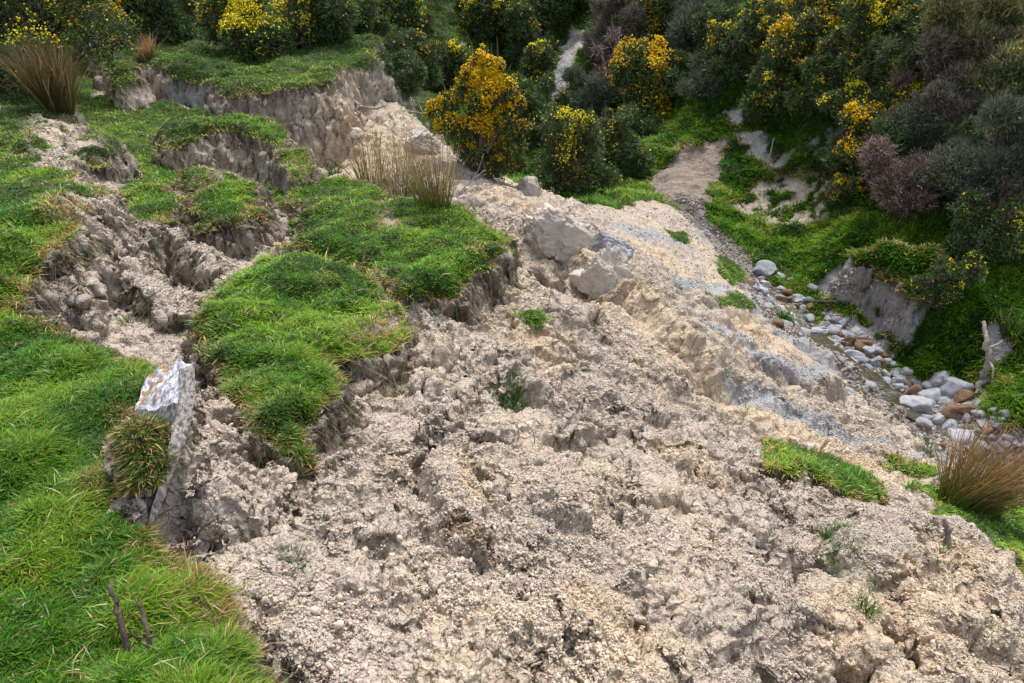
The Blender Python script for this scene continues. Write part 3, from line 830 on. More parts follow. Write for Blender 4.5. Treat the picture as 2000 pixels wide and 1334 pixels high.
def tube(pts, rad, k=6, cap=True, jit=0.0, rng=None):
    pts = np.asarray(pts, float); n = len(pts); rad = np.asarray(rad, float)
    T = np.gradient(pts, axis=0); T /= np.linalg.norm(T, axis=1, keepdims=True) + 1e-9
    ref = np.array([0.31, 0.17, 0.93])
    A = np.cross(T, ref); A /= np.linalg.norm(A, axis=1, keepdims=True) + 1e-9
    B = np.cross(T, A)
    th = np.arange(k) * 2 * np.pi / k
    r = rad[:, None] * (1 + (rng.uniform(-jit, jit, (n, k)) if rng is not None else 0))
    V = pts[:, None] + A[:, None] * (np.cos(th)[None] * r)[..., None] + B[:, None] * (np.sin(th)[None] * r)[..., None]
    V = V.reshape(-1, 3)
    F = []
    for i in range(n - 1):
        for j in range(k):
            a = i * k + j; b = i * k + (j + 1) % k
            F += [[a, b, b + k], [a, b + k, a + k]]
    if cap:
        V = np.concatenate([V, pts[:1], pts[-1:]])
        for j in range(k):
            F.append([n * k, (j + 1) % k, j]); F.append([n * k + 1, (n - 1) * k + j, (n - 1) * k + (j + 1) % k])
    return V, np.array(F), np.ones((len(V), 3))

def ico(sub):
    import bmesh
    bm = bmesh.new(); bmesh.ops.create_icosphere(bm, subdivisions=sub, radius=1.0)
    v = np.array([p.co[:] for p in bm.verts]); f = np.array([[q.index for q in p.verts] for p in bm.faces]); bm.free()
    return v, f
ICO = {k: ico(k) for k in (1, 2, 3, 4, 5, 6)}

def bark_material(name, a, b, sc=30):
    t = NT(name)
    mp = t.n.new("ShaderNodeMapping"); mp.inputs["Scale"].default_value = (1, 1, .25); t.l.new(t.co, mp.inputs[0])
    n = t.noise(sc, 5, .65, mp.outputs[0]); n2 = t.noise(sc * .3, 3)
    c = t.mix(t.ramp(n, .3, .7), a, b)
    c = t.mix(t.ramp(n2, .55, .7, 0, .4), c, (.12, .13, .07))
    return t.done(c, .9, t.bump(n, .7, .006))
M_BARK = bark_material("gorse_bark", (.06, .045, .03), (.17, .13, .10))
M_GREYWOOD = bark_material("weathered_grey_wood", (.15, .13, .11), (.42, .385, .34), 22)
M_DARKTWIG = bark_material("dark_twig", (.035, .025, .02), (.12, .085, .07), 60)

# ------------------------------------------------------------------ grass
gr_idx = (AZ[:, None] > -math.radians(50)) & (AZ[:, None] < math.radians(50))
GD = np.sqrt(GX ** 2 + GY ** 2 + GZ ** 2)
PXX, PYY = to_px(np.stack([GX, GY, GZ], -1))
inview = gr_idx & (PXX > -160) & (PXX < 2160) & (PYY > -120) & (PYY < 1480) & (GY > 0.3)
ok = inview & (MG > 0.42)
def grow(sel, count, rng, near):
    I = np.flatnonzero(sel.ravel())
    if len(I) == 0: return None
    I = rng.choice(I, count, replace=count > len(I))
    P = V[I].copy(); Nn = N1.reshape(-1, 3)[I]; d = GD.ravel()[I]
    step = d * 0.0022
    P[:, :2] += rng.normal(0, 1, (count, 2)) * step[:, None] * 0.8
    P[:, 2] -= 0.006
    mg = MG.ravel()[I]; dead = MD.ravel()[I]; top = RIM.ravel()[I]
    n1 = fbm2(P[:, 0] * 2.1, P[:, 1] * 2.1, 3, 201); n2 = fbm2(P[:, 0] * 7, P[:, 1] * 7, 3, 203); n3 = fbm2(P[:, 0] * 0.8, P[:, 1] * 0.8, 2, 205)
    edge = np.where((top < 8), np.exp(-np.abs(np.minimum(top, 0)) / 0.05), 0)
    edge = np.maximum(edge, 1 - sstep(.42, .95, mg))
    a = np.pi * 2 * (fbm2(P[:, 0] * 3.3, P[:, 1] * 3.3, 3, 207) * 1.2) + rng.normal(0, 2.2, count)
    # hang outward over the rims
    flat = np.stack([Nn[:, 0], Nn[:, 1]], 1); fl = np.linalg.norm(flat, axis=1)
    aout = np.arctan2(-flat[:, 0], flat[:, 1])
    a = np.where((fl > 0.45) & (rng.random(count) < .7), aout + rng.normal(0, .5, count), a)
    g = np.array([.070, .200, .010]); y = np.array([.165, .290, .020]); dk = np.array([.026, .095, .008]); st = np.array([.40, .31, .15]); rb = np.array([.26, .13, .045])
    mixv = np.clip(.5 + 1.1 * n1 + .5 * n2 + rng.normal(0, .22, count), 0, 1)[:, None]
    c = np.where(mixv > .5, g + (y - g) * (mixv - .5) * 2, dk + (g - dk) * mixv * 2)
    sp = np.clip(.03 + .65 * edge + (.16 + .30 * sstep(3, 4.5, d)) * dead * sstep(0, .5, n2 + .3) + .8 * (dead - 1).clip(0, 1), 0, .9)
    rr = rng.random(count)
    c = np.where((rr < sp)[:, None], np.where((rng.random(count) < .3)[:, None], rb, st) * rng.uniform(.6, 1.2, (count, 1)), c)
    c = c * rng.uniform(.6, 1.6, (count, 1)) * np.array([1.12, 1.08, 1.0])
    grow_up = Nn * .45 + np.array([0, 0, .75]); grow_up /= np.linalg.norm(grow_up, axis=1, keepdims=True)
    if near:
        L = (.019 + .030 * rng.random(count) ** 2.5) * (1 + .35 * n2) * (1 + .35 * (n1)) * (.9 + .25 * edge)
        L = L * np.where(d > 5, 1.05, 1)
        Wd = np.maximum(.0042, d * .00135); c = c * (1 + .45 * sstep(3.2, 5.5, d))[:, None]
    else:
        L = (.05 + .065 * rng.random(count)) * (1 + .7 * n2)
        Wd = np.maximum(.005, d * .00125)
        c = c * 1.3
    L = np.maximum(L, .02)
    bend = rng.uniform(.1, .9, count)
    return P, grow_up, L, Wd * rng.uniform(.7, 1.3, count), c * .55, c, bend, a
def grass_obj(name, sel, count, seed, near, segs, label, lean):
    rng = np.random.default_rng(seed)
    r = grow(sel, count, rng, near)
    P, up, L, W, c0, c1, bend, a = r
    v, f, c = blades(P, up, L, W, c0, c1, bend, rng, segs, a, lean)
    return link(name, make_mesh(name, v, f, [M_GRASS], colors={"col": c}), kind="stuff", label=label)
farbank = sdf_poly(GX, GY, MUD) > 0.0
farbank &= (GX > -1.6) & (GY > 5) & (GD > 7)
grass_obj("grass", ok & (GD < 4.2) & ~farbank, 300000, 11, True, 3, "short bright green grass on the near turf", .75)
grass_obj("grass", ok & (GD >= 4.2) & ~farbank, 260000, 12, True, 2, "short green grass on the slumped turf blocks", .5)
def long_blades(sel, count, seed):
    rng = np.random.default_rng(seed)
    P, up, L, W, c0, c1, bend, a = grow(sel, count, rng, True)
    k = rng.random(count) < .12
    c1[k] = np.array([.50, .44, .26]) * rng.uniform(.6, 1.2, (k.sum(), 1)); c0[k] = c1[k] * .8
    v, f, c = blades(P, up, L * 1.6, W * 1.15, c0, c1 * 1.25, bend * 1.3, rng, 3, rng.uniform(0, 6.3, count), .8)
    link("grass", make_mesh("grass", v, f, [M_GRASS], colors={"col": c}), kind="stuff", label="scattered longer blades standing out of the turf")
def hanging(sel, count, seed):
    rng = np.random.default_rng(seed)
    P, up, L, W, c0, c1, bend, a = grow(sel, count, rng, True)
    dn = up * .5 + np.array([0, 0, -.9]); dn /= np.linalg.norm(dn, axis=1, keepdims=True)
    c1 = pick([(.33, .25, .15), (.18, .12, .07), (.10, .07, .045), (.09, .17, .02)], count, rng)
    v, f, c = blades(P, dn, L * rng.uniform(1.0, 3.2, count), W * .8, c1 * .8, c1, bend * .8, rng, 3, rng.uniform(0, 6.3, count), .9)
    link("grass", make_mesh("grass", v, f, [M_GRASS], colors={"col": c}), kind="stuff", label="dead grass and roots hanging from the torn turf edges")
hanging(inview & (RIM > -.01) & (RIM < .06) & (RIM < 8) & (GD < 13) & ~farbank, 15000, 32)
long_blades(ok & ~farbank & (GD < 6), 9000, 31)
grass_obj("undergrowth", ok & farbank & (GD < 24), 290000, 13, False, 2, "long green grass and weeds over the far bank", .6)

# ------------------------------------------------------------------ loose crumbs and clods of clay
M_CRUMB = None
def crumb_material(name="dry_clay"):
    t = NT(name); c, _ = t.attr("col")
    n = t.noise(90, 4); cc = t.mix(t.ramp(n, .35, .7, 0, .35), c, (.25, .18, .13))
    return t.done(cc, .95, t.bump(n, .5, .004))
M_CRUMB = crumb_material()
def crumbs(name, sel, count, smin, smax, pw, sub, seed, label, wt=None):
    rng = np.random.default_rng(seed)
    I = np.flatnonzero(sel.ravel())
    p = None
    if wt is not None:
        p = wt.ravel()[I].astype(float); p /= p.sum()
    I = rng.choice(I, count, p=p)
    P = V[I]; Nn = N1.reshape(-1, 3)[I]; d = GD.ravel()[I]
    s = smin * (smax / smin) ** (rng.random(count) ** pw)
    s = np.maximum(s, d * .0010)
    bv, bf = ICO[sub]
    n = len(bv)
    R_ = rng.normal(0, 1, (count, 3, 3)); 
    q = np.linalg.qr(R_)[0]
    sc = rng.uniform(.45, 1.3, (count, 1, 3))
    vv = bv[None] * sc * (1 + rng.uniform(-.36, .36, (count, n, 1)))
    vv = np.einsum('nij,nkj->nki', q, vv) * s[:, None, None]
    vv = vv + (P + Nn * (s * .45)[:, None])[:, None]
    mk = MK.ravel()[I][:, None]; mc_ = MC.ravel()[I][:, None]; mb2 = MB_.ravel()[I][:, None]; ms = MS.ravel()[I][:, None]
    c = np.array([.54, .46, .385]) * (1 - mk) + np.array([.63, .53, .41]) * mk
    mo = .45 * MO.ravel()[I][:, None]
    c = c * (1 - mo) + np.array([.58, .43, .27]) * mo
    c = c * (1 - mc_) + np.array([.36, .36, .37]) * mc_
    c = c * (1 - .6 * mb2) + np.array([.2, .14, .08]) * .6 * mb2
    c = c * (1 - .7 * ms) + np.array([.15, .115, .095]) * .7 * ms
    c = c * rng.uniform(.7, 1.25, (count, 1)) * rng.uniform(.96, 1.04, (count, 3))
    F = (np.arange(count)[:, None, None] * n + bf[None]).reshape(-1, 3)
    C = np.repeat(np.clip(c, 0, .85), n, 0)
    return link(name, make_mesh(name, vv.reshape(-1, 3), F, [M_CRUMB], smooth=sub > 1, colors={"col": C}), kind="stuff", label=label)
bareview = inview & (MG < .3) & (MW < .5) & ~(farbank & (GD > 12))
wgt = sstep(-.35, .35, fbm2(GX * 1.4, GY * 1.4, 4, 301) + .5 * fbm2(GX * 6, GY * 6, 3, 303)) + .06
wgt = wgt ** 1.7
wgt = wgt * np.where(N1[..., 2] > .55, 1, .25)
crumbs("crumbs", bareview & (GD < 9), 65000, .0026, .0075, 1.9, 1, 21, "fine crumbs of dry clay on the slip", wgt)
crumbs("rubble", bareview & (GD < 8), 1200, .007, .017, 2.2, 1, 22, "loose clods of dry clay on the slip", wgt ** 2)
crumbs("rubble", bareview & (GD >= 6), 5000, .006, .022, 2.8, 1, 23, "broken clay rubble lower down the slip", wgt)

# ------------------------------------------------------------------ bushes
def bush_frame(px, pyb, w, h, back=0.0):
    Q, t = hit(px, pyb)
    base = Q[0].copy(); t = t[0]
    base[:2] *= 1 + back / np.hypot(base[0], base[1])
    if back: base[2] = float(ground_z(base[0], base[1])[0])
    d = np.linalg.norm(base)
    W = w * t / FPX
    e = math.atan2(-base[2], math.hypot(base[0], base[1]))
    Hh = h * t / FPX / max(math.cos(e), .5)
    return base, W, Hh, d

PAL = {
 'gorse': ([(.075, .130, .036), (.050, .092, .034), (.120, .185, .045), (.080, .120, .060)], [.35, .3, .15, .2]),
 'grey': ([(.130, .155, .110), (.090, .115, .082), (.170, .190, .130), (.07, .09, .06)], None),
 'olive': ([(.210, .205, .080), (.145, .155, .065), (.270, .260, .120), (.11, .12, .05)], None),
 'purple': ([(.170, .138, .115), (.125, .105, .085), (.215, .180, .145), (.09, .09, .06)], None),
 'dead': ([(.250, .180, .150), (.160, .110, .090), (.330, .250, .215), (.10, .07, .06)], None),
 'green': ([(.045, .120, .022), (.080, .170, .030), (.030, .080, .020)], None),
}
FLC = [(.92, .58, .008), (.95, .68, .02), (.88, .48, .006)]
FLP = [(.90, .74, .03), (.82, .72, .06), (.92, .74, .02)]
NB = [0]
def bush(kind, px, pyb, w, h, bloom, label, cat, name, flowers='deep', back=0.0, group=None, seed=None, lobes=None, topbias=.35, dens=1.0):
    NB[0] += 1
    rng = np.random.default_rng(1000 + NB[0] if seed is None else seed)
    base, W, Hh, d = bush_frame(px, pyb, w, h, back)
    base = base - np.array([0, 0, .05])
    root = bpy.data.objects.new(name, None); COL.objects.link(root); root.location = base
    root["label"] = label; root["category"] = cat
    if group: root["group"] = group
    # crown envelope of uneven lobes
    w *= 1.18; h *= 1.05; W *= 1.18; Hh *= 1.05
    TN = 44 if kind in ('gorse', 'green') else 120
    k = 15 if lobes is None else len(lobes)
    if lobes is None:
        L = []
        for i in range(k):
            a = rng.uniform(0, 2 * np.pi); r = rng.uniform(.05, .50) * W
            zc = rng.uniform(.10, .86) * Hh
            rr = rng.uniform(.10, .26) * min(W, Hh * 1.3) * (1.1 - .35 * zc / Hh)
            L.append((r * math.cos(a), r * math.sin(a) * .8, min(zc, Hh - rr * .8), rr))
        L.append((0, 0, Hh * .40, .34 * min(W, Hh))); L.append((rng.normal(0, .1) * W, 0, Hh * .2, .28 * min(W, Hh)))
    else:
        L = [(a * W, b * W, c * Hh, r * W) for a, b, c, r in lobes]
    L = np.array(L)
    if lobes is not None: L[:, :2] *= 1.12; L[:, 3] *= .88
    # branches
    parts = []
    for (lx, ly, lz, lr) in L:
        p0 = np.array([rng.normal(0, .04 * W), rng.normal(0, .04 * W), 0.0]); p1 = np.array([lx, ly, lz])
        mid = (p0 + p1) / 2 + rng.normal(0, .06 * W, 3) * [1, 1, .3]
        pts = [p0, (p0 + mid) / 2 + rng.normal(0, .02 * W, 3), mid, p1, p1 + (p1 - mid) * .5]
        r0 = .022 * W + .008
        parts.append(tube(pts, [r0, r0 * .8, r0 * .6, r0 * .35, r0 * .1], 5, False))
        for q in range(7):
            dr = rng.normal(0, 1, 3); dr[2] = abs(dr[2]) * .8 - .1; dr /= np.linalg.norm(dr)
            s0 = mid + (p1 - mid) * rng.random(); e0 = p1 + dr * lr * rng.uniform(.85, 1.15)
            parts.append(tube([s0, (s0 + e0) / 2 + rng.normal(0, .03, 3), e0], [r0 * .35, r0 * .22, .003], 4, False))
    v, f, c = merge(parts)
    link("trunk", make_mesh("trunk", v, f, [M_GREYWOOD if kind in ('dead',) else M_BARK], smooth=True), root)
    # foliage
    area_px = w * h * .262
    n = int(np.clip(area_px * 3.6, 1200, 34000) * dens * (1 if kind in ('gorse', 'green') else 1.5))
    wts = L[:, 3] ** 2; wts /= wts.sum()
    li = rng.choice(len(L), n, p=wts)
    dr = rng.normal(0, 1, (n, 3)); dr[:, 2] += .25; dr /= np.linalg.norm(dr, axis=1, keepdims=True)
    # tuft pattern: leaves gather on short shoots
    tuft = rng.normal(0, 1, (len(L), TN, 3)); tuft[:, :, 2] += .3; tuft /= np.linalg.norm(tuft, axis=2, keepdims=True)
    ti = rng.integers(0, TN, n)
    tuft_r = rng.uniform(.62, 1.25, (len(L), TN)) + .35 * (rng.random((len(L), TN)) < .18)
    tv = tuft[li, ti]
    loose = rng.random(n) < .30
    spread = .20 if kind in ('gorse', 'green') else .15
    dr = np.where(loose[:, None], dr, tv + rng.normal(0, spread, (n, 3))); dr /= np.linalg.norm(dr, axis=1, keepdims=True)
    rad = L[li, 3] * np.where(loose, rng.uniform(.55, 1.02, n), tuft_r[li, ti] * rng.uniform(.62, 1.02, n))
    P = L[li, :3] + dr * rad[:, None]
    pxs = d / FPX * 2000 / 1024
    if kind in ('gorse', 'green'):
        LL = rng.uniform(1.9, 3.9, n) * pxs; WW = rng.uniform(.75, 1.35, n) * pxs
        dirn = dr * .8 + rng.normal(0, .55, (n, 3))
    else:
        LL = rng.uniform(2.4, 5.4, n) * pxs; WW = rng.uniform(.5, .85, n) * pxs
        dirn = (tv * .6 + dr * .4) + np.array([0, 0, .45 if kind != 'dead' else .1]) + rng.normal(0, .45, (n, 3))
    dirn /= np.linalg.norm(dirn, axis=1, keepdims=True)
    pal, pp = PAL[kind]
    C = pick(pal, n, rng, pp)
    shoot = rng.uniform(.7, 1.35, (len(L), TN))[li, ti]
    C = C * shoot[:, None] * 1.15
    dry = rng.random((len(L), TN))[li, ti] < (.10 if kind == 'gorse' else .05)
    C[dry] = pick([(.16, .10, .07), (.10, .07, .05)], dry.sum(), rng)
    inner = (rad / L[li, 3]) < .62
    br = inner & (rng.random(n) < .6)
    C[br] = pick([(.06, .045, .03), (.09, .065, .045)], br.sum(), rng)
    sdv = np.cross(dirn, rng.normal(0, 1, (n, 3))); sdv /= np.linalg.norm(sdv, axis=1, keepdims=True) + 1e-9
    a_ = P - sdv * WW[:, None] * .5; b_ = P + sdv * WW[:, None] * .5; t_ = P + dirn * LL[:, None]; q_ = P - dirn * LL[:, None] * .35
    V4 = np.stack([q_, a_, t_, b_], 1).reshape(-1, 3)
    F4 = (np.arange(n)[:, None] * 4 + np.array([0, 1, 2, 3])[None])
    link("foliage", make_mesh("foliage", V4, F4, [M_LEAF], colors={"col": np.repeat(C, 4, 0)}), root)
    if bloom > 0:
        m = int(area_px * bloom * 1.15) + 14
        # flowering shoots prefer the outer, upper and sunlit tufts
        tz = L[:, None, 2] + tuft[:, :, 2] * L[:, None, 3] * tuft_r
        tw = np.exp(((tz / Hh) - .5) * 6 * topbias) * np.clip(tuft[:, :, 2] + .75, .05, 2) * (rng.random(tz.shape) < (.30 + .6 * bloom)) * (L[:, None, 3] ** 2)
        patch = np.sin(L[:, None, 0] * 9 / W + tuft[:, :, 0] * 3 + NB[0]) + .4 * np.sin(tuft[:, :, 2] * 5 + L[:, None, 1] * 8 / W)
        tw = tw * np.where(patch > .3, 1, .02 + .10 * bloom)
        tw = tw.ravel() / tw.sum()
        fi = rng.choice(len(tw), m, p=tw); l2 = fi // TN; t2 = fi % TN
        dv = tuft[l2, t2] + rng.normal(0, .20, (m, 3)); dv /= np.linalg.norm(dv, axis=1, keepdims=True)
        FP = L[l2, :3] + dv * (L[l2, 3] * tuft_r[l2, t2] * rng.uniform(.86, 1.10, m))[:, None]
        fs = rng.uniform(.8, 1.8, m) * pxs * .60; fs = np.maximum(fs, .008)
        bv, bf = ICO[1]
        tet = np.array([[1, 1, 1], [1, -1, -1], [-1, 1, -1], [-1, -1, 1]]) * .75
        tf = np.array([[0, 1, 2], [0, 3, 1], [0, 2, 3], [1, 3, 2]])
        q = np.linalg.qr(rng.normal(0, 1, (m, 3, 3)))[0]
        vv = np.einsum('nij,kj->nki', q, tet) * (fs[:, None, None] * rng.uniform(.7, 1.3, (m, 4, 1))) + FP[:, None]
        ff = (np.arange(m)[:, None, None] * 4 + tf[None]).reshape(-1, 3)
        cc = np.clip(pick(FLC if flowers == 'deep' else FLP, m, rng), 0, .95)
        link("blossom", make_mesh("blossom", vv.reshape(-1, 3), ff, [M_FLOWER], colors={"col": np.repeat(cc, 4, 0)}), root)
    return root

def G(*a, **k): return bush('gorse', *a, cat="gorse bush", name="gorse_bush", **k)
# the tall blooming bush in the middle
G(945, 372, 215, 235, 1.25, "tall gorse bush covered in deep yellow flowers beside the pale clay slip", back=1.2, flowers='deep', topbias=.5,
  lobes=[(-.06, 0, .80, .11), (.06, .02, .86, .11), (.14, 0, .74, .12), (.0, -.05, .66, .14), (-.24, .02, .62, .10), (-.34, 0, .54, .09), (-.24, -.05, .44, .13), (-.06, 0, .42, .15), (.16, -.02, .48, .13), (.22, 0, .28, .12), (.12, 0, .12, .12), (-.02, .05, .92, .07), (.27, .05, .10, .08), (.24, 0, .62, .09), (-.12, 0, .25, .12), (.02, 0, .24, .13), (.12, 0, .9, .06), (-.14, 0, .74, .07), (.31, 0, .42, .06)])
G(1118, 378, 140, 165, .30, "rounded dark gorse bush with yellow flowers on its right side, above the slip toe", flowers='pale')
G(1205, 352, 95, 125, .05, "blue-green gorse bush with hardly any flowers, pressed against the rounded flowering one", back=.5)
G(1055, 345, 90, 140, .03, "dark flowerless gorse between the tall yellow bush and the rounded bush", back=1.4)
# along the back of the upper terrace, left to right
B = 1.2
G(75, 195, 270, 290, .10, "huge dark gorse with a few scattered flowers above the brown rushes", flowers='pale', back=.6)
G(222, 100, 110, 110, .85, "gorse hung with orange-yellow flowers right of the huge dark gorse", back=.6)
G(330, 92, 140, 110, .04, "plain dark green gorse behind the grassy hummock of the terrace", back=.8)
G(505, 112, 185, 140, 1.0, "broad gorse dense with lemon-yellow flowers overhanging the terrace turf", flowers='pale', back=.2)
G(640, 92, 130, 110, .05, "dark gorse at the back of the terrace, right of the lemon-yellow one", back=.5)
G(730, 100, 90, 110, .60, "gorse with yellow top growing behind the terrace corner", flowers='pale', back=2.2)
G(790, 178, 110, 150, .05, "dark spreading gorse on the bank just below the terrace corner", back=1.2)
G(440, 55, 100, 90, .45, "gorse with loose yellow sprays behind the lemon-yellow one", back=2.5)
G(150, 50, 120, 90, .25, "gorse at the back between the huge dark one and the orange-flowered one", back=2.0)
G(580, 40, 120, 80, .12, "low dark gorse far back above the terrace", back=3.0)
G(860, 205, 80, 110, .04, "dark gorse stem clump at the left shoulder of the tall yellow bush", back=1.5)
G(905, 195, 80, 105, .40, "small gorse with pale yellow speckles under the grey rock patches", flowers='pale')
G(935, 70, 90, 80, .50, "gorse with yellow tips below the first narrow grey slip", flowers='pale')
G(800, 70, 90, 80, .20, "thin gorse above the small grey rock face", flowers='pale')
# gully head and the slope above
G(1020, 120, 80, 110, .10, "dark gorse with brown dead twigs left of the grey chute")
G(1042, 185, 60, 100, .30, "gorse with yellow sprigs along the left edge of the grey chute", flowers='pale')
G(1030, 250, 56, 80, .30, "narrow gorse just under the yellow-sprigged one by the chute", flowers='pale')
G(1185, 45, 70, 70, .35, "gorse with yellow twig ends at the top of the grey chute", flowers='pale')
bush('grey', 1145, 240, 80, 100, 0, "dark grey-green manuka leaning over the foot of the grey chute", "shrub", "manuka_shrub")
bush('purple', 1205, 105, 110, 120, 0, "brownish manuka at the right edge of the grey chute", "shrub", "manuka_shrub")
bush('dead', 1215, 190, 90, 130, 0, "bare grey dead shrub right of the grey chute", "dead shrub", "dead_shrub", dens=.35)
G(1270, 235, 140, 135, .75, "round gorse with a golden crown right of the bare grey shrub")
G(1270, 75, 110, 90, .50, "gorse with golden sprays high above the round golden one")
bush('grey', 1350, 90, 130, 120, 0, "dark manuka at the top between two golden gorse", "shrub", "manuka_shrub")
bush('grey', 1375, 185, 80, 70, 0, "small pale grey shrub on the dark green slope", "shrub", "manuka_shrub", dens=.6)
G(1420, 125, 90, 80, .45, "gorse with thin yellow sprays on the green slope", flowers='pale')
G(1500, 105, 80, 90, .3, "gorse with a column of yellow flowers left of the large golden one")
G(1585, 130, 130, 140, .9, "large golden gorse at the top of the hillside")
G(1655, 125, 70, 110, .40, "gorse with one bright orange tuft beside the large golden one")
G(1700, 110, 100, 120, .45, "gorse with pale yellow flowers under the top shrubs", flowers='pale')
G(1760, 55, 110, 80, .2, "gorse at the very top, left of the olive manuka")
G(1480, 60, 80, 70, .2, "small gorse above the column-flowered gorse", flowers='pale')
G(1515, 215, 70, 70, .40, "small gorse with yellow tips above the pale bank scars", flowers='pale')
G(1600, 210, 90, 110, .12, "dark gorse below the large golden one")
G(1640, 180, 80, 100, .25, "gorse with orange sprigs under the orange-tufted one")
G(1665, 245, 110, 95, .30, "gorse with yellow left edge over the long dead branches", flowers='pale')
G(1480, 228, 60, 50, .2, "low gorse over the pale bank scars", flowers='pale')
G(1785, 215, 110, 90, .45, "dark gorse with yellow sprinkled top behind the grey-green manuka", flowers='pale')
bush('grey', 1805, 290, 150, 120, 0, "grey-green manuka behind the cascade of yellow gorse", "shrub", "manuka_shrub")
G(1705, 300, 110, 95, 1.0, "gorse with orange-yellow flowers, the upper of the cascade on the bank")
G(1690, 350, 110, 80, .95, "gorse with orange-yellow flowers, lower in the cascade over the bank")
bush('grey', 1648, 325, 80, 90, 0, "dark shrub on the left flank of the yellow cascade", "shrub", "manuka_shrub")
bush('dead', 1760, 400, 150, 110, 0, "spreading pinkish-brown dead shrub below the yellow cascade", "dead shrub", "dead_shrub", dens=.8)
G(1640, 400, 60, 60, .45, "little gorse at the foot of the bank by the brown dead shrub")
bush('olive', 1910, 95, 160, 130, 0, "olive-yellow manuka in the top corner of the hillside", "shrub", "manuka_shrub")
bush('purple', 1845, 180, 150, 110, 0, "purplish-brown manuka under the olive one", "shrub", "manuka_shrub")
bush('olive', 1940, 185, 130, 120, .04, "drab green manuka with a few flowers right of the purplish one", "shrub", "manuka_shrub")
bush('purple', 1880, 235, 130, 90, 0, "dull brown shrub between the purplish manuka and the big grey one", "shrub", "manuka_shrub")
bush('grey', 1940, 410, 160, 210, 0, "big grey manuka on the right, taller than its neighbours", "shrub", "manuka_shrub")
bush('grey', 1870, 375, 90, 110, 0, "small dark manuka left of the big grey one", "shrub", "manuka_shrub")
G(1975, 350, 100, 100, .55, "gorse with yellow sprays in front of the big grey manuka")
bush('dead', 1975, 440, 90, 95, 0, "reddish-brown dead shrub over the large dark gorse by the grass shelf", "dead shrub", "dead_shrub", dens=.7)
G(1935, 500, 160, 110, .18, "large dark gorse on the grass shelf above the stream", flowers='pale')
G(1832, 595, 85, 120, .22, "lone small gorse leaning off the grass shelf above the grey scarp", flowers='pale')
G(1350, 30, 120, 60, .1, "dark gorse at the very top right of the golden sprays")
G(960, 60, 80, 70, .15, "dark gorse beside the first narrow grey slip")
G(700, 45, 120, 70, .10, "dark gorse behind the yellow-topped one at the terrace corner", back=3.5)
G(1540, 45, 90, 70, .2, "gorse beside the pale patch at the top of the hillside", flowers='pale')
G(1720, 175, 90, 60, .10, "dark low gorse above the long dead branches")
G(1990, 250, 70, 110, .25, "gorse cut by the picture edge above the big grey manuka", flowers='pale')
G(1215, 300, 70, 60, .03, "dark gorse in the gully shade behind the blue-green one", back=1.5)
G(1250, 270, 80, 60, .03, "dark gorse at the head of the brown scree")

# plain gorse of the thicket that nothing tells apart
rngt = np.random.default_rng(99)
TH = [(1080,5),(1115,-25),(1050,-20),(20,60),(280,50),(370,40),(540,30),(670,20),(760,40),(840,40),(985,200),(1010,30),(1240,150),(1330,130),(1390,40),(1440,90),
      (1630,40),(1690,60),(1740,110),(1820,20),(1800,90),(1890,280),(1760,250),(1850,320),(1900,440),(1960,60),(1990,140),(780,130),(1500,150),(1660,290)]
for (a, b, c_) in [(325, 84, .2), (600, 70, 1.2), (690, 78, .9), (395, 60, 1.2)]:
    G(a, b, 110, 95, 0, "plain dark gorse without flowers, one of many filling the thicket", group="plain gorse of the hillside thicket", back=c_)
for (a, b) in TH:
    q = b + 45
    kw = dict(flowers='pale', group="plain gorse of the hillside thicket")
    if b < 60 and a < 860: kw['back'] = rngt.uniform(1.5, 3.5)
    G(a, q, rngt.uniform(80, 130), rngt.uniform(65, 100), 0, "plain dark gorse without flowers, one of many filling the thicket", **kw)

# ------------------------------------------------------------------ rushes and tufts
def tussock(px, py, h_px, w_px, n, label, cat, name, bottom, top, lean=(0, 0), spread=.5, wid=.0045, seed=0, group=None, sink=.03, straw=.2, bend=.35, segs=4):
    rng = np.random.default_rng(500 + seed)
    Q, t = hit(px, py); base = Q[0]; t = t[0]
    Hm = h_px * t / FPX; Rm = w_px * t / FPX * .5; d = np.linalg.norm(base)
    root = base - np.array([0, 0, sink])
    a = rng.uniform(0, 2 * np.pi, n); r = Rm * .38 * np.sqrt(rng.random(n))
    P = np.stack([r * np.cos(a), r * np.sin(a), np.zeros(n)], 1)
    gz = ground_z(P[:, 0] + base[0], P[:, 1] + base[1]) - base[2]
    P[:, 2] = np.clip(gz, -.15, .15)
    out = np.stack([np.cos(a), np.sin(a), np.zeros(n)], 1)
    up = np.array([lean[0], lean[1], 1.0]) + out * (rng.random(n) * spread)[:, None] + rng.normal(0, .10, (n, 3))
    up /= np.linalg.norm(up, axis=1, keepdims=True)
    L = Hm * rng.uniform(.45, 1.08, n)
    W = np.maximum(wid, d * .0009) * rng.uniform(.7, 1.3, n)
    c0 = pick(bottom, n, rng); c1 = pick(top, n, rng)
    s = rng.random(n) < straw; c0[s] = pick([(.42, .33, .18), (.3, .22, .12)], s.sum(), rng); c1[s] = c0[s]
    v, f, c = blades(P, up, L, W, c0, c1, bend * rng.random(n), rng, segs, rng.uniform(0, 2 * np.pi, n), .06)
    o = link(name, make_mesh(name, v, f, [M_GRASS], colors={"col": c}), loc=root, label=label, category=cat, group=group)
    return o
GB = [(.05, .10, .02), (.08, .13, .03), (.12, .12, .04)]
BT = [(.38, .21, .10), (.28, .14, .06), (.46, .30, .16)]
GT = [(.06, .19, .012), (.10, .25, .02), (.035, .12, .01)]
RU = dict(cat="rushes", name="rush_clump")
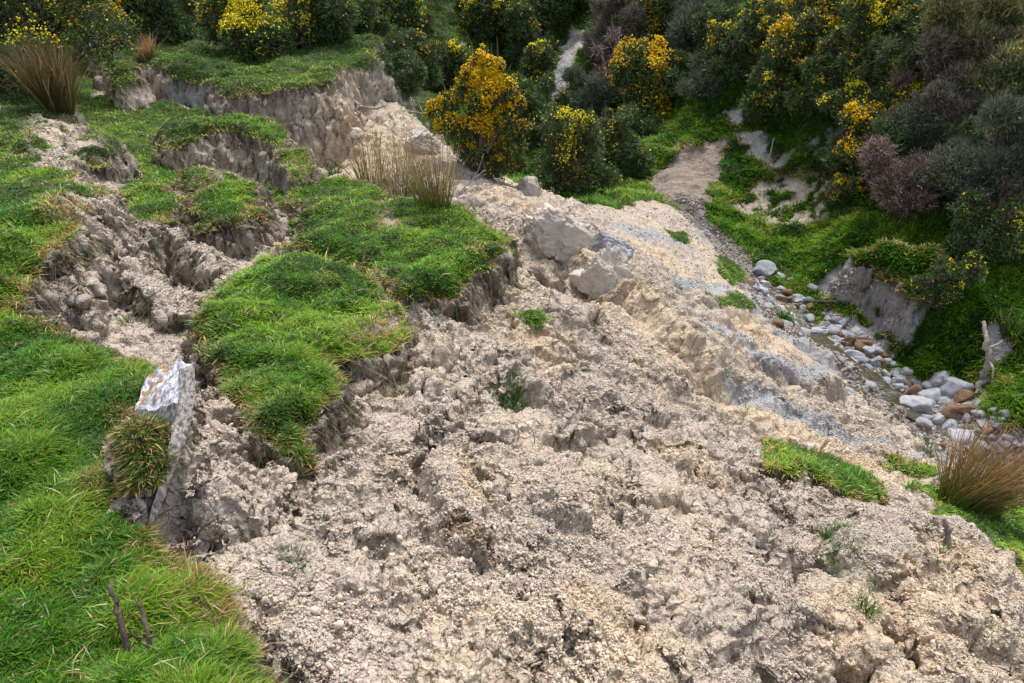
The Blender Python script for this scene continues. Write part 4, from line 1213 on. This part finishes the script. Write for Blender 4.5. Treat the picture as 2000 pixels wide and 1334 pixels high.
tussock(112, 212, 150, 120, 1300, "big clump of brown rushes under the huge dark gorse", bottom=GB, top=[(.15, .07, .035), (.22, .12, .06), (.10, .09, .04)], spread=.38, seed=1, bend=.35, straw=.08, **RU)
tussock(290, 112, 55, 60, 160, "small tan rush clump at the edge of the upper terrace", bottom=BT, top=BT, seed=2, spread=.5, **RU)
tussock(728, 362, 145, 130, 120, "thin tan rushes, leftmost of the three clumps on the central turf block", bottom=GB, straw=.08, wid=.0035, top=BT, seed=3, spread=.5, bend=.45, **RU)
tussock(785, 388, 160, 140, 170, "green-footed rushes, middle of the three clumps on the central turf block", bottom=GB, straw=.08, wid=.0035, top=BT, seed=4, spread=.55, bend=.45, **RU)
tussock(848, 402, 165, 160, 300, "thickest rush clump on the central turf block, right by the clay slip", bottom=[(.04, .11, .015), (.07, .14, .02)], top=BT, lean=(-.12, 0), seed=5, spread=.5, bend=.3, straw=.08, wid=.0035, **RU)
tussock(1880, 985, 215, 230, 900, "large windswept reddish-brown rush clump at the lower edge of the slip", bottom=[(.035, .11, .012), (.07, .16, .02)], top=[(.36, .15, .06), (.42, .21, .10), (.24, .10, .05)], lean=(.52, .1), seed=6, spread=.55, bend=.55, straw=.1, **RU)
tussock(1882, 440, 45, 40, 60, "small reddish rushes at the foot of the dark gorse on the grass shelf", bottom=BT, top=BT, seed=7, **RU)
tussock(1970, 650, 60, 70, 120, "dark green rushes above the driftwood on the far bank", bottom=[(.03, .08, .01)], top=[(.06, .14, .02)], seed=8, **RU)
TF = dict(cat="grass tuft", name="grass_tuft", bottom=[(.03, .10, .01)], top=GT, spread=1.3, straw=.06, segs=3, bend=.8, wid=.004)
tussock(1005, 788, 46, 84, 260, "dark grass tuft alone in the middle of the bare clay", seed=20, **TF)
tussock(1022, 638, 24, 70, 150, "flat grassy sod with dry edges below the dark cavity", seed=21, **TF)
tussock(572, 1087, 44, 60, 80, "sparse sprig of grass below the hanging turf tongue", seed=22, **TF)
tussock(630, 1020, 30, 40, 26, "faint thin seedlings above the sparse sprig", seed=23, **TF)
tussock(1617, 1062, 56, 86, 220, "uppermost of the three tufts left of the big clay mound", seed=24, **TF)
tussock(1652, 1107, 56, 110, 260, "largest, middle tuft of the three left of the big clay mound", seed=25, **TF)
tussock(1690, 1182, 52, 58, 140, "narrow lowest tuft of the three left of the big clay mound", seed=26, **TF)
tussock(250, 628, 30, 60, 60, "dark ragged tuft on the hollow floor beneath the left scarp", seed=27, **TF)
tussock(652, 340, 26, 50, 120, "round little tuft at the foot of the tall pale scarp", seed=28, **TF)
tussock(760, 755, 34, 60, 110, "dark tuft in the corner right of the turf tongue", seed=29, **TF)
tussock(738, 1325, 26, 26, 20, "tiny tuft at the lower picture edge", seed=30, **TF)
tussock(1838, 1085, 34, 44, 50, "small weed behind the big clay mound", seed=31, **TF)
tussock(1530, 625, 40, 36, 200, "mossy green tuft on the lip of the slip above the pool", seed=32, **TF)
tussock(1365, 700, 20, 30, 30, "little sprout on the yellow clay rib", seed=33, **TF)
tussock(1455, 805, 24, 30, 26, "pale thin sprout on the lower clay slope", seed=34, **TF)
tussock(1330, 470, 22, 46, 90, "isolated green tuft on the grey upper slip", seed=35, **TF)
tussock(1810, 880, 30, 60, 90, "bright tuft at the toe of the slip by the water", seed=36, **TF)
tussock(1960, 1240, 40, 60, 60, "shaded tuft under the clay edge at the right picture edge", seed=37, **TF)

# ------------------------------------------------------------------ boulders, stones
def rock_material(name, a, b, c, sc=6):
    t = NT(name)
    n = t.noise(sc, 6, .6); n2 = t.noise(sc * 6, 4, .6); n3 = t.noise(sc * .4, 3)
    col = t.mix(t.ramp(n, .3, .7), a, b); col = t.mix(t.ramp(n3, .5, .7, 0, .6), col, c); col = t.mix(t.ramp(n2, .6, .8, 0, .45), col, tuple(x * .45 for x in a))
    return t.done(col, .85, t.bump(t.math('ADD', n, n2), .7, .012))
M_CLAYROCK = rock_material("clay_boulder", (.38, .325, .275), (.58, .51, .43), (.44, .42, .40))
M_BLUEROCK = rock_material("blue_grey_mudstone", (.25, .26, .275), (.42, .43, .45), (.46, .42, .36))
M_WHITE = rock_material("white_stone", (.28, .285, .295), (.43, .435, .45), (.32, .32, .31), 14)
M_GREY = rock_material("grey_stone", (.20, .21, .23), (.36, .37, .40), (.26, .26, .27), 14)
M_BROWN = rock_material("brown_stone", (.13, .075, .045), (.26, .16, .095), (.19, .13, .095), 14)
SM = {'white': M_WHITE, 'grey': M_GREY, 'brown': M_BROWN}
def rock_mesh(name, size, rng, mat, sub=3, rough=.25, cuts=7):
    v, f = ICO[sub]; v = v.copy()
    for _ in range(cuts):
        n = rng.normal(0, 1, 3); n /= np.linalg.norm(n); dd_ = rng.uniform(.5, .9)
        k = v @ n; v = v - n[None] * np.maximum(k - dd_, 0)[:, None] * .9
    q = rng.uniform(0, 100, 3)
    if sub >= 5:
        for fq, am in ((1.3, .16), (3.2, .09), (8.0, .045)):
            v = v * (1 + am * 2 * facets3(v[:, 0] * fq + 9, v[:, 1] * fq, v[:, 2] * fq, 5 + int(rng.integers(50))))[:, None]
        v = v * (1 + .03 * fbm3(v[:, 0] * 14, v[:, 1] * 14, v[:, 2] * 14, 3, 9))[:, None]
    v = v * (1 + rough * fbm3(v[:, 0] * 1.5 + q[0], v[:, 1] * 1.5 + q[1], v[:, 2] * 1.5 + q[2], 4, 61))[:, None]
    v = v * np.array(size)[None] * .5 / .82
    return make_mesh(name, v, f, [mat], smooth=True)
def rock(px, py, w, h, mat, label, cat="boulder", name="boulder", sub=6, rough=.3, depth=.8, tilt=0.0, up=.25, seed=0, group=None, cuts=8):
    rng = np.random.default_rng(seed + 7000)
    Q, t = hit(px, py); t = t[0]; d = t / FPX
    if name == 'stream_stone': w *= .86; h *= .9
    sz = (w * d, w * d * depth, h * d * 1.1)
    o = link(name, rock_mesh(name, sz, rng, mat, sub, rough, cuts), loc=Q[0] + np.array([0, 0, sz[2] * (up - .1)]), label=label, category=cat, group=group)
    o.rotation_euler = (rng.uniform(-.15, .15), tilt, rng.uniform(-.4, .4))
    return o
rock(1090, 492, 118, 84, M_CLAYROCK, "large pale clay boulder over the dark cavity beside the turf edge", seed=1, tilt=.35, up=.48)
rock(1184, 552, 84, 92, M_CLAYROCK, "grey-beige slab of clay right of the cavity", seed=2, tilt=.45, up=.16, depth=.6)
rock(1190, 490, 80, 70, M_BLUEROCK, "blue-grey slab of mudstone behind the grey-beige slab", seed=3, tilt=.5, up=.1, depth=.5)
rock(1128, 548, 38, 30, M_CLAYROCK, "small tan rock wedged under the pale clay boulder", seed=4, sub=3, tilt=-.4)
rock(1036, 378, 46, 46, M_CLAYROCK, "pointed clay pinnacle beneath the tall yellow bush", seed=5, tilt=.5, up=.12)
rock(694, 262, 30, 20, M_CLAYROCK, "smooth rounded rock at the foot of the upper scarp", seed=6, sub=4, up=.05)
rock(825, 285, 60, 40, M_CLAYROCK, "pale clay block on the ridge left of the tall yellow bush", seed=7, tilt=.3)

ST = [(1862,770,72,50,'grey',"big rounded grey boulder, right one of the pair at the head of the stone heap"),(1838,752,62,50,'grey',"big angular grey boulder, left one of the pair at the head of the stone heap"),
 (1822,778,56,36,'white',"whitish stone in the middle of the stone heap"),(1790,797,80,34,'white',"long flat white boulder between pool and stone heap"),(1787,773,46,32,'brown',"brown stone above the long flat white boulder"),
 (1877,785,48,38,'brown',"angular rust-brown block right in the stone heap"),(1858,812,58,38,'brown',"rounded brown boulder low in the stone heap"),(1884,806,40,30,'brown',"tan stone touching the rounded brown boulder"),
 (1834,824,42,26,'white',"white stone below the rounded brown boulder"),(1853,838,46,26,'grey',"oval grey stone in the water below the heap"),(1878,858,80,24,'white',"long white slab at the downstream end"),
 (1496,533,54,36,'grey',"grey boulder standing alone upstream of the pool"),(1488,573,40,22,'white',"white stone at the pool's left edge"),(1491,558,28,14,'white',"small flat white stone above the pool"),
 (1597,650,44,20,'white',"pale flat stone in mid stream below the pool"),(1570,650,44,14,'grey',"thin grey stone beside the pale flat one"),(1656,671,34,26,'brown',"brown block halfway down the stream"),
 (1664,695,38,20,'white',"smooth white stone at the narrow brown channel"),(1707,714,30,26,'grey',"grey stone left of a brown one"),(1726,712,28,20,'brown',"brown stone right of a grey one"),
 (1698,687,38,20,'white',"white stone with brown neighbours, mid stream"),(1731,735,26,20,'white',"small white cube-like stone by the channel"),(1755,758,30,18,'white',"white stone at the end of the channel"),
 (1528,592,40,24,'brown',"orange-brown stone at the outlet of the pool"),(1562,585,34,20,'grey',"grey stone cluster right of the pool, largest of it"),(1541,630,26,30,'grey',"blue-grey stone by the mossy tuft"),
 (1640,655,30,16,'white',"pale stone near the small island of weeds"),(1678,655,26,16,'grey',"grey stone on the gravel bar"),(1812,757,36,24,'grey',"dark grey stone left of the boulder pair"),(1812,800,40,26,'white',"pale stone under the whitish middle stone"),
 (1846,792,50,24,'white',"white stone flanked by rust-brown blocks"),(1905,795,34,22,'grey',"last grey stone at the right of the heap"),(1768,750,30,16,'brown',"little brown stone above the brown one by the flat boulder"),(1812,820,30,18,'grey',"grey stone awash at the water line"),
 (1540,612,44,22,'brown',"low brown mound of stone on the slip edge above the stream"),(1480,590,36,16,'grey',"grey stone under the mudstone shelf")]
for i, (px, py, w, h, c, lab) in enumerate(ST):
    rock(px, py, w, h, SM[c], lab, cat="stone", name="stream_stone", sub=4, rough=.30, depth=.75, up=.22, seed=100 + i, cuts=14)
rng = np.random.default_rng(77)
LAB = {'white': "small pale stone among the pebbles of the stream bed", 'grey': "small grey stone among the pebbles of the stream bed", 'brown': "small rusty brown stone among the pebbles of the stream bed"}
proto = {c: [rock_mesh("stone", (1, .8, .6), rng, SM[c], 3, .3, 10) for _ in range(5)] for c in SM}
pts = []
segs_ = [((1470,545),(1580,625),26,34),((1580,625),(1700,700),34,76),((1690,680),(1780,760),30,64),((1780,760),(1900,830),42,88),((1900,830),(1985,910),26,34)]
for (p0, p1, wdt, cnt) in segs_:
    for _ in range(cnt):
        u_ = rng.random(); pts.append((p0[0] + (p1[0] - p0[0]) * u_ + rng.normal(12, wdt), p0[1] + (p1[1] - p0[1]) * u_ + rng.normal(0, wdt * .35), rng.uniform(8, 26)))
Q, t = hit([p[0] for p in pts], [p[1] for p in pts])
dS = dist_line(Q[:, 0], Q[:, 1], STREAM)[0]
for i, (q, tt) in enumerate(zip(Q, t)):
    if dS[i] > .75: continue
    c = rng.choice(['white', 'grey', 'brown'], p=[.38, .40, .22])
    s_ = pts[i][2] * tt / FPX
    o = link("stream_stone", proto[c][rng.integers(5)], loc=q + np.array([0, 0, s_ * .12]), label=LAB[c], category="stone", group="small stones of the stream bed")
    o.scale = (s_ * 1.1, s_ * 1.1, s_); o.rotation_euler = (rng.normal(0, .2), rng.normal(0, .2), rng.uniform(0, 6.3))
# gravel of the bed
def gravel(count, seed):
    rng = np.random.default_rng(seed)
    sel = inview & (DST < .85) & (MG < .45) & (GY > 4)
    I = rng.choice(np.flatnonzero(sel.ravel()), count)
    P = V[I]; s = rng.uniform(.008, .030, count)
    bv, bf = ICO[1]; n = len(bv)
    q = np.linalg.qr(rng.normal(0, 1, (count, 3, 3)))[0]
    vv = np.einsum('nij,nkj->nki', q, bv[None] * rng.uniform(.6, 1.2, (count, 1, 3)) * (1 + rng.uniform(-.15, .15, (count, n, 1)))) * s[:, None, None] + P[:, None]
    c = pick([(.36, .37, .38), (.24, .24, .24), (.19, .12, .08), (.30, .26, .21), (.13, .12, .11)], count, rng)
    F = (np.arange(count)[:, None, None] * n + bf[None]).reshape(-1, 3)
    link("gravel", make_mesh("gravel", vv.reshape(-1, 3), F, [M_CRUMB], smooth=True, colors={"col": np.repeat(np.clip(c, 0, .8), n, 0)}), kind="stuff", label="pebbles and grit of the stream bed")
gravel(14000, 5)

# ------------------------------------------------------------------ the stream
def water():
    n = 260
    seg = np.concatenate([STREAM[i] + (STREAM[i + 1] - STREAM[i]) * np.linspace(0, 1, 22, endpoint=False)[:, None] for i in range(len(STREAM) - 1)] + [STREAM[-1:]])
    k = np.ones(9) / 9
    sm = np.stack([np.convolve(np.pad(seg[:, j], 4, 'edge'), k, 'valid') for j in range(2)], 1)
    zz = ground_z(sm[:, 0], sm[:, 1]) + .045
    zz = np.minimum.accumulate(np.convolve(np.pad(zz, 6, 'edge'), np.ones(13) / 13, 'valid'))
    T = np.gradient(sm, axis=0); T /= np.linalg.norm(T, axis=1, keepdims=True); Nn = np.stack([-T[:, 1], T[:, 0]], 1)
    ww = .15 + .07 * fbm2(sm[:, 0] * 2, sm[:, 1] * 2, 2, 5)
    ppx, ppy = to_px(np.c_[sm, zz])
    ww = ww + .10 * np.exp(-((ppx - 1510) / 35) ** 2) + .08 * np.exp(-((ppx - 1725) / 45) ** 2)
    ww = ww * (.03 + .97 * sstep(545, 580, ppy))
    rows = []
    for a in np.linspace(-1, 1, 7):
        rows.append(np.c_[sm + Nn * (ww * a)[:, None], zz])
    Vw = np.stack(rows, 1).reshape(-1, 3); m = len(sm)
    F = np.array([[i * 7 + j, i * 7 + j + 1, (i + 1) * 7 + j + 1, (i + 1) * 7 + j] for i in range(m - 1) for j in range(6)])
    t = NT("stream_water"); nn = t.noise(14, 3)
    mt = t.done(t.mix(t.noise(5, 3), (.045, .040, .025), (.085, .072, .045)), .16, t.bump(nn, .5, .012)); t.p.inputs["Specular IOR Level"].default_value = .5
    t.p.inputs["Transmission Weight"].default_value = .35; t.p.inputs["IOR"].default_value = 1.33
    link("water", make_mesh("water", Vw, F, [mt], smooth=True), kind="structure")
water()

# ------------------------------------------------------------------ old split post in the turf edge
def post():
    root = bpy.data.objects.new("fence_post", None); COL.objects.link(root)
    top = np.array([list(ray(px, py) * t) for px, py, t in [(262,802,2.72),(305,797,2.66),(345,783,2.63),(366,752,2.68),(381,708,2.78),(352,705,2.84),(318,712,2.86),(285,737,2.86)]])
    c = top.mean(0); root.location = c
    ax = np.array([-.045, -.30, -.55]); e_ = (top[3] + top[2]) / 2 - c
    rings = []; n = len(top); NS = 26
    rng = np.random.default_rng(3)
    # finer outline
    idx = np.linspace(0, n, 48, endpoint=False)
    out = np.array([top[int(i) % n] * (1 - i % 1) + top[(int(i) + 1) % n] * (i % 1) for i in idx]) - c
    m = len(out)
    jg = 1 + .09 * fbm2(np.arange(m) * .45, np.zeros(m), 3, 15) + .05 * fbm2(np.arange(m) * 1.7, np.zeros(m), 2, 16)
    out = out * np.stack([jg, jg, jg], 1); out[:, 2] += .014 * fbm2(np.arange(m) * .6, np.ones(m), 3, 17)
    for s in np.linspace(0, 1, NS):
        sc = 1 - .42 * s
        r_ = (out - e_) * np.array([sc, sc, 1 - s * .8]) + e_
        p = r_ + ax * s
        a = np.arange(m)
        groove = .006 * fbm2(a * .55 + .3, np.full(m, s * 2.2), 3, 5) + .004 * fbm2(a * 1.3, np.full(m, s * 3), 2, 6)
        rd = out.copy(); rd[:, 2] = 0; rd /= np.linalg.norm(rd, axis=1, keepdims=True)
        p = p + rd * groove[:, None] * (1 if s > 0 else .5)
        rings.append(p)
    Vp = np.concatenate(rings); F = []
    for i in range(NS - 1):
        for j in range(m):
            a = i * m + j; b = i * m + (j + 1) % m
            F.append([a, b, b + m, a + m])
    t = NT("bleached_post_wood")
    mp = t.n.new("ShaderNodeMapping"); mp.inputs["Scale"].default_value = (9, 9, 1.0); mp.inputs["Rotation"].default_value = (.38, -.1, 0); t.l.new(t.co, mp.inputs[0])
    g = t.noise(9, 6, .65, mp.outputs[0])
    col = t.mix(t.ramp(g, .38, .62), (.10, .085, .08), (.48, .44, .40))
    body = link("post_body", make_mesh("post_body", Vp, np.array(F), [t.done(col, .85, t.bump(g, .8, .006))], smooth=True), root)
    # weathered head: a lumpy split face
    K = 14; rows = [out * (1 - k / K) for k in range(K)]
    Vt = np.concatenate(rows + [np.zeros((1, 3))]); 
    Vt[:, 2] += .012 * fbm2(Vt[:, 0] * 30, Vt[:, 1] * 9, 3, 8) + .010 * np.clip(np.linalg.norm(Vt[:, :2], axis=1) * -10 + 1, 0, 1)
    Ft = []
    for k in range(K - 1):
        for j in range(m):
            a = k * m + j; b = k * m + (j + 1) % m
            Ft.append([a, a + m, b + m]); Ft.append([a, b + m, b])
    for j in range(m): Ft.append([(K - 1) * m + j, len(Vt) - 1, (K - 1) * m + (j + 1) % m])
    Vt[:m] = Vp[:m]
    t = NT("lichen_white_post_head")
    mp = t.n.new("ShaderNodeMapping"); mp.inputs["Scale"].default_value = (46, 24, 30); mp.inputs["Rotation"].default_value = (0, 0, -.35); t.l.new(t.co, mp.inputs[0])
    g = t.noise(1.0, 6, .65, mp.outputs[0]); sp = t.voro(75)
    wood = t.mix(t.ramp(g, .38, .62), (.13, .12, .14), (.70, .70, .75)); wood = t.mix(t.ramp(t.noise(55, 5, .7), .52, .62, 0, .8), wood, (.12, .11, .13))
    # orange lichen sits on the left third
    sx = t.n.new("ShaderNodeSeparateXYZ"); t.l.new(t.co, sx.inputs[0])
    lic = t.math('ADD', t.math('MULTIPLY', sx.outputs[0], -9.0), t.math('MULTIPLY', t.noise(38, 4), 1.6))
    band = t.math('MULTIPLY', t.ramp(lic, 1.0, 1.15), t.ramp(sx.outputs[1], -.10, -.04))
    band = t.math('MULTIPLY', band, t.ramp(t.noise(30, 4), .50, .56))
    col = t.mix(band, wood, t.mix(t.noise(60), (.16, .085, .02), (.42, .24, .04)))
    link("post_head", make_mesh("post_head", Vt, np.array(Ft), [t.done(col, .8, t.bump(t.math('ADD', g, sp), .6, .004))], smooth=True), root)
    # the split side of the post, running down the torn bank
    R_ = [(381,712),(380,790),(368,848),(347,905),(324,962),(299,1030)]; L_ = [(350,722),(350,792),(336,848),(319,905),(304,962),(291,1024)]
    def low_t(P_):
        h_, t_ = hit([p[0] for p in P_], [p[1] for p in P_])
        tt = np.minimum(t_ - .02, np.array([2.70, 2.60, 2.585, 2.575, 2.57, 2.62]))
        tt = np.convolve(np.pad(tt, 1, 'edge'), [.25, .5, .25], 'valid')
        return ray([p[0] for p in P_], [p[1] for p in P_]) * tt[:, None] - c
    A_ = low_t(R_); B_ = low_t(L_)
    u_ = np.linspace(0, 5, 60)
    ip = lambda P_: np.stack([np.interp(u_, np.arange(6), P_[:, j]) for j in range(3)], 1)
    A_ = ip(A_); B_ = ip(B_); K2 = 9; thick = np.array([-.030, .060, -.036])
    ring = []
    for q in np.linspace(0, 1, K2): ring.append(B_ + (A_ - B_) * q)
    for q in np.linspace(1, 0, K2): ring.append(B_ + (A_ - B_) * q + thick)
    ring = np.stack(ring, 1); mm = ring.shape[1]
    nn_ = fbm2(np.arange(mm)[None] * .8 + np.zeros((60, 1)), u_[:, None] * .5 + np.zeros((1, mm)), 3, 77)
    ring = ring - thick / np.linalg.norm(thick) * (nn_ * .010)[..., None] + np.array([1, 0, 0]) * (fbm2(u_[:, None] * 2.2 + np.zeros((1, mm)), np.arange(mm)[None] * .2 + np.zeros((60, 1)), 3, 78) * .007)[..., None]
    Vs = ring.reshape(-1, 3); Fs = [[i * mm + j, i * mm + (j + 1) % mm, (i + 1) * mm + (j + 1) % mm, (i + 1) * mm + j] for i in range(59) for j in range(mm)]
    link("split_side", make_mesh("split_side", Vs, np.array(Fs), [body.data.materials[0]], smooth=True), root, label="long grey splintered side of the post")
    root["label"] = "split weathered post bleached white with orange lichen, leaning in the turf edge"; root["category"] = "post"
post()

# ------------------------------------------------------------------ sticks, branches, driftwood
def stick(pts, rad, label, cat, name, mat, sidepx=(), k=7, seed=0, lifts=None):
    """pts: (px,py,depth factor): first one stands on the ground, the others given relative to it in metres"""
    rng = np.random.default_rng(seed)
    Q, t = hit(pts[0][0], pts[0][1]); base = Q[0]; t0 = t[0]
    root = bpy.data.objects.new(name, None); COL.objects.link(root); root.location = base
    root["label"] = label; root["category"] = cat
    def rel(p):   # a point of the stick: picture offset at the depth of the foot, plus push away from the eye
        return ray(p[0], p[1]) * (t0 * p[2]) - base
    P = [np.array([0, 0, -.03])] + [rel(p) for p in pts[1:]]
    P = np.array(P); n = len(P)
    u_ = np.linspace(0, n - 1, 5 * (n - 1) + 1)
    PP = np.stack([np.interp(u_, np.arange(n), P[:, j]) for j in range(3)], 1)
    PP[1:-1] += rng.normal(0, rad * .25, PP[1:-1].shape)
    rr = np.linspace(rad, rad * .6, len(PP)) * rng.uniform(.85, 1.2, len(PP))
    v, f, c = tube(PP, rr, k, True, .12, rng)
    link("stem", make_mesh("stem", v, f, [mat], smooth=True), root)
    for s in sidepx:
        q = np.array([rel(p) for p in s])
        m = len(q); uu = np.linspace(0, m - 1, 4 * (m - 1) + 1)
        qq = np.stack([np.interp(uu, np.arange(m), q[:, j]) for j in range(3)], 1)
        v, f, c = tube(qq, np.linspace(rad * .5, rad * .2, len(qq)), 6, True, .12, rng)
        link("twig", make_mesh("twig", v, f, [mat], smooth=True), root)
    return root
stick([(250,1278,1),(240,1230,1.01),(228,1185,1.02),(214,1142,1.03)], .0085, "taller of two dark broken stalks standing in the foreground grass", "stalk", "dead_stalk", M_DARKTWIG,
      [[(247,1235,1.0),(262,1243,1.01),(282,1248,1.02)],[(228,1178,1.02),(234,1172,1.02)],[(236,1205,1.02),(240,1192,1.02)],[(232,1228,1.0),(226,1226,1.0)]], seed=1)
stick([(290,1268,1),(290,1240,1.01),(282,1210,1.02),(272,1178,1.03)], .008, "shorter of two dark broken stalks standing in the foreground grass", "stalk", "dead_stalk", M_DARKTWIG,
      [[(291,1245,1.0),(304,1242,1.0),(312,1238,1.0)],[(276,1186,1.02),(270,1180,1.02)]], seed=2)
stick([(1908,768,1),(1920,735,1.0),(1932,700,.99),(1928,665,.99),(1921,628,1.0)], .045, "bleached forked driftwood trunk leaning on the far bank", "driftwood", "driftwood", M_GREYWOOD,
      [[(1930,705,.99),(1940,720,.98),(1938,740,.98)],[(1930,680,.99),(1950,672,1.0),(1958,664,1.0)],[(1912,760,1),(1905,768,.99)]], seed=3)
stick([(828,222,1),(818,205,1),(814,188,1),(822,174,1)], .022, "short pale curved stick poking up at the left of the tall yellow bush", "stick", "curved_stick", M_GREYWOOD, seed=4)
stick([(690,203,1),(730,212,.998),(775,214,.995),(826,222,.998)], .020, "long bare branch lying across the top of the slip", "branch", "fallen_branch", M_GREYWOOD,
      [[(735,212,.99),(765,205,.98),(800,203,.98)],[(770,213,.99),(800,232,.99),(822,246,.99)],[(710,205,.99),(690,192,.98)]], seed=5)
stick([(885,390,1),(905,368,1),(925,350,1),(948,332,1.0)], .009, "bare twig arching from the rush clump to the yellow bush", "twig", "bare_twig", M_GREYWOOD,
      [[(915,358,1),(930,345,1),(950,340,1)],[(925,350,1),(935,330,1),(945,300,1)]], seed=6)
stick([(1700,235,.995),(1722,200,.985),(1740,165,.98),(1748,140,.98)], .028, "fan of long bare branches hanging under the yellow-edged gorse", "branch", "fallen_branch", M_GREYWOOD,
      [[(1712,215,.98),(1728,185,.975),(1736,160,.97)],[(1730,185,.98),(1752,160,.97),(1775,140,.97)],[(1705,228,.98),(1735,200,.97),(1750,175,.97)],[(1722,200,.98),(1700,180,.97),(1690,160,.97)],[(1740,165,.98),(1720,140,.97),(1715,110,.97)]], seed=7)
stick([(1645,585,1),(1610,590,.998),(1575,588,.998),(1545,590,.998)], .018, "thin dark branch lying across the stream below the pool", "branch", "fallen_branch", M_DARKTWIG, [[(1600,590,.998),(1585,600,.998),(1570,610,.998)]], seed=8)
stick([(1850,1062,1),(1852,1045,.995),(1848,1025,.99),(1842,1012,.985)], .022, "splintered root end sticking out behind the big clay mound", "root", "broken_root", M_GREYWOOD,
      [[(1840,1050,.99),(1828,1030,.985),(1815,1035,.98)],[(1842,1045,.99),(1825,1045,.98),(1818,1058,.98)],[(1855,1040,.99),(1862,1030,.985)]], seed=9)
stick([(1045,865,1),(1043,845,.998),(1032,830,.998),(1008,818,.998)], .0035, "thin pale straw lying on the clay below the lone tuft", "straw", "pale_straw", M_GREYWOOD, seed=10)
stick([(1500,330,1),(1505,300,.995),(1512,270,.99)], .02, "short dead stick on the green slope above the scree", "stick", "dead_stick", M_GREYWOOD, seed=11)
stick([(1330,350,.99),(1350,290,.985),(1340,240,.98)], .0, "x", "x", "x", M_GREYWOOD) if False else None
stick([(1250,160,.98),(1225,130,.97),(1215,95,.97),(1205,70,.97)], .03, "grey leafless branch rising in front of the bare grey shrub", "branch", "fallen_branch", M_GREYWOOD,
      [[(1228,135,.97),(1245,110,.96),(1250,85,.96)],[(1218,110,.97),(1200,100,.96),(1190,85,.96)],[(1238,148,.97),(1215,150,.96),(1195,135,.96)]], seed=12)
stick([(1470,125,.99),(1490,100,.985),(1500,80,.98)], .022, "dead branch between the thin yellow sprays and the column-flowered gorse", "branch", "fallen_branch", M_GREYWOOD, [[(1480,112,.985),(1465,100,.98),(1460,85,.98)]], seed=13)
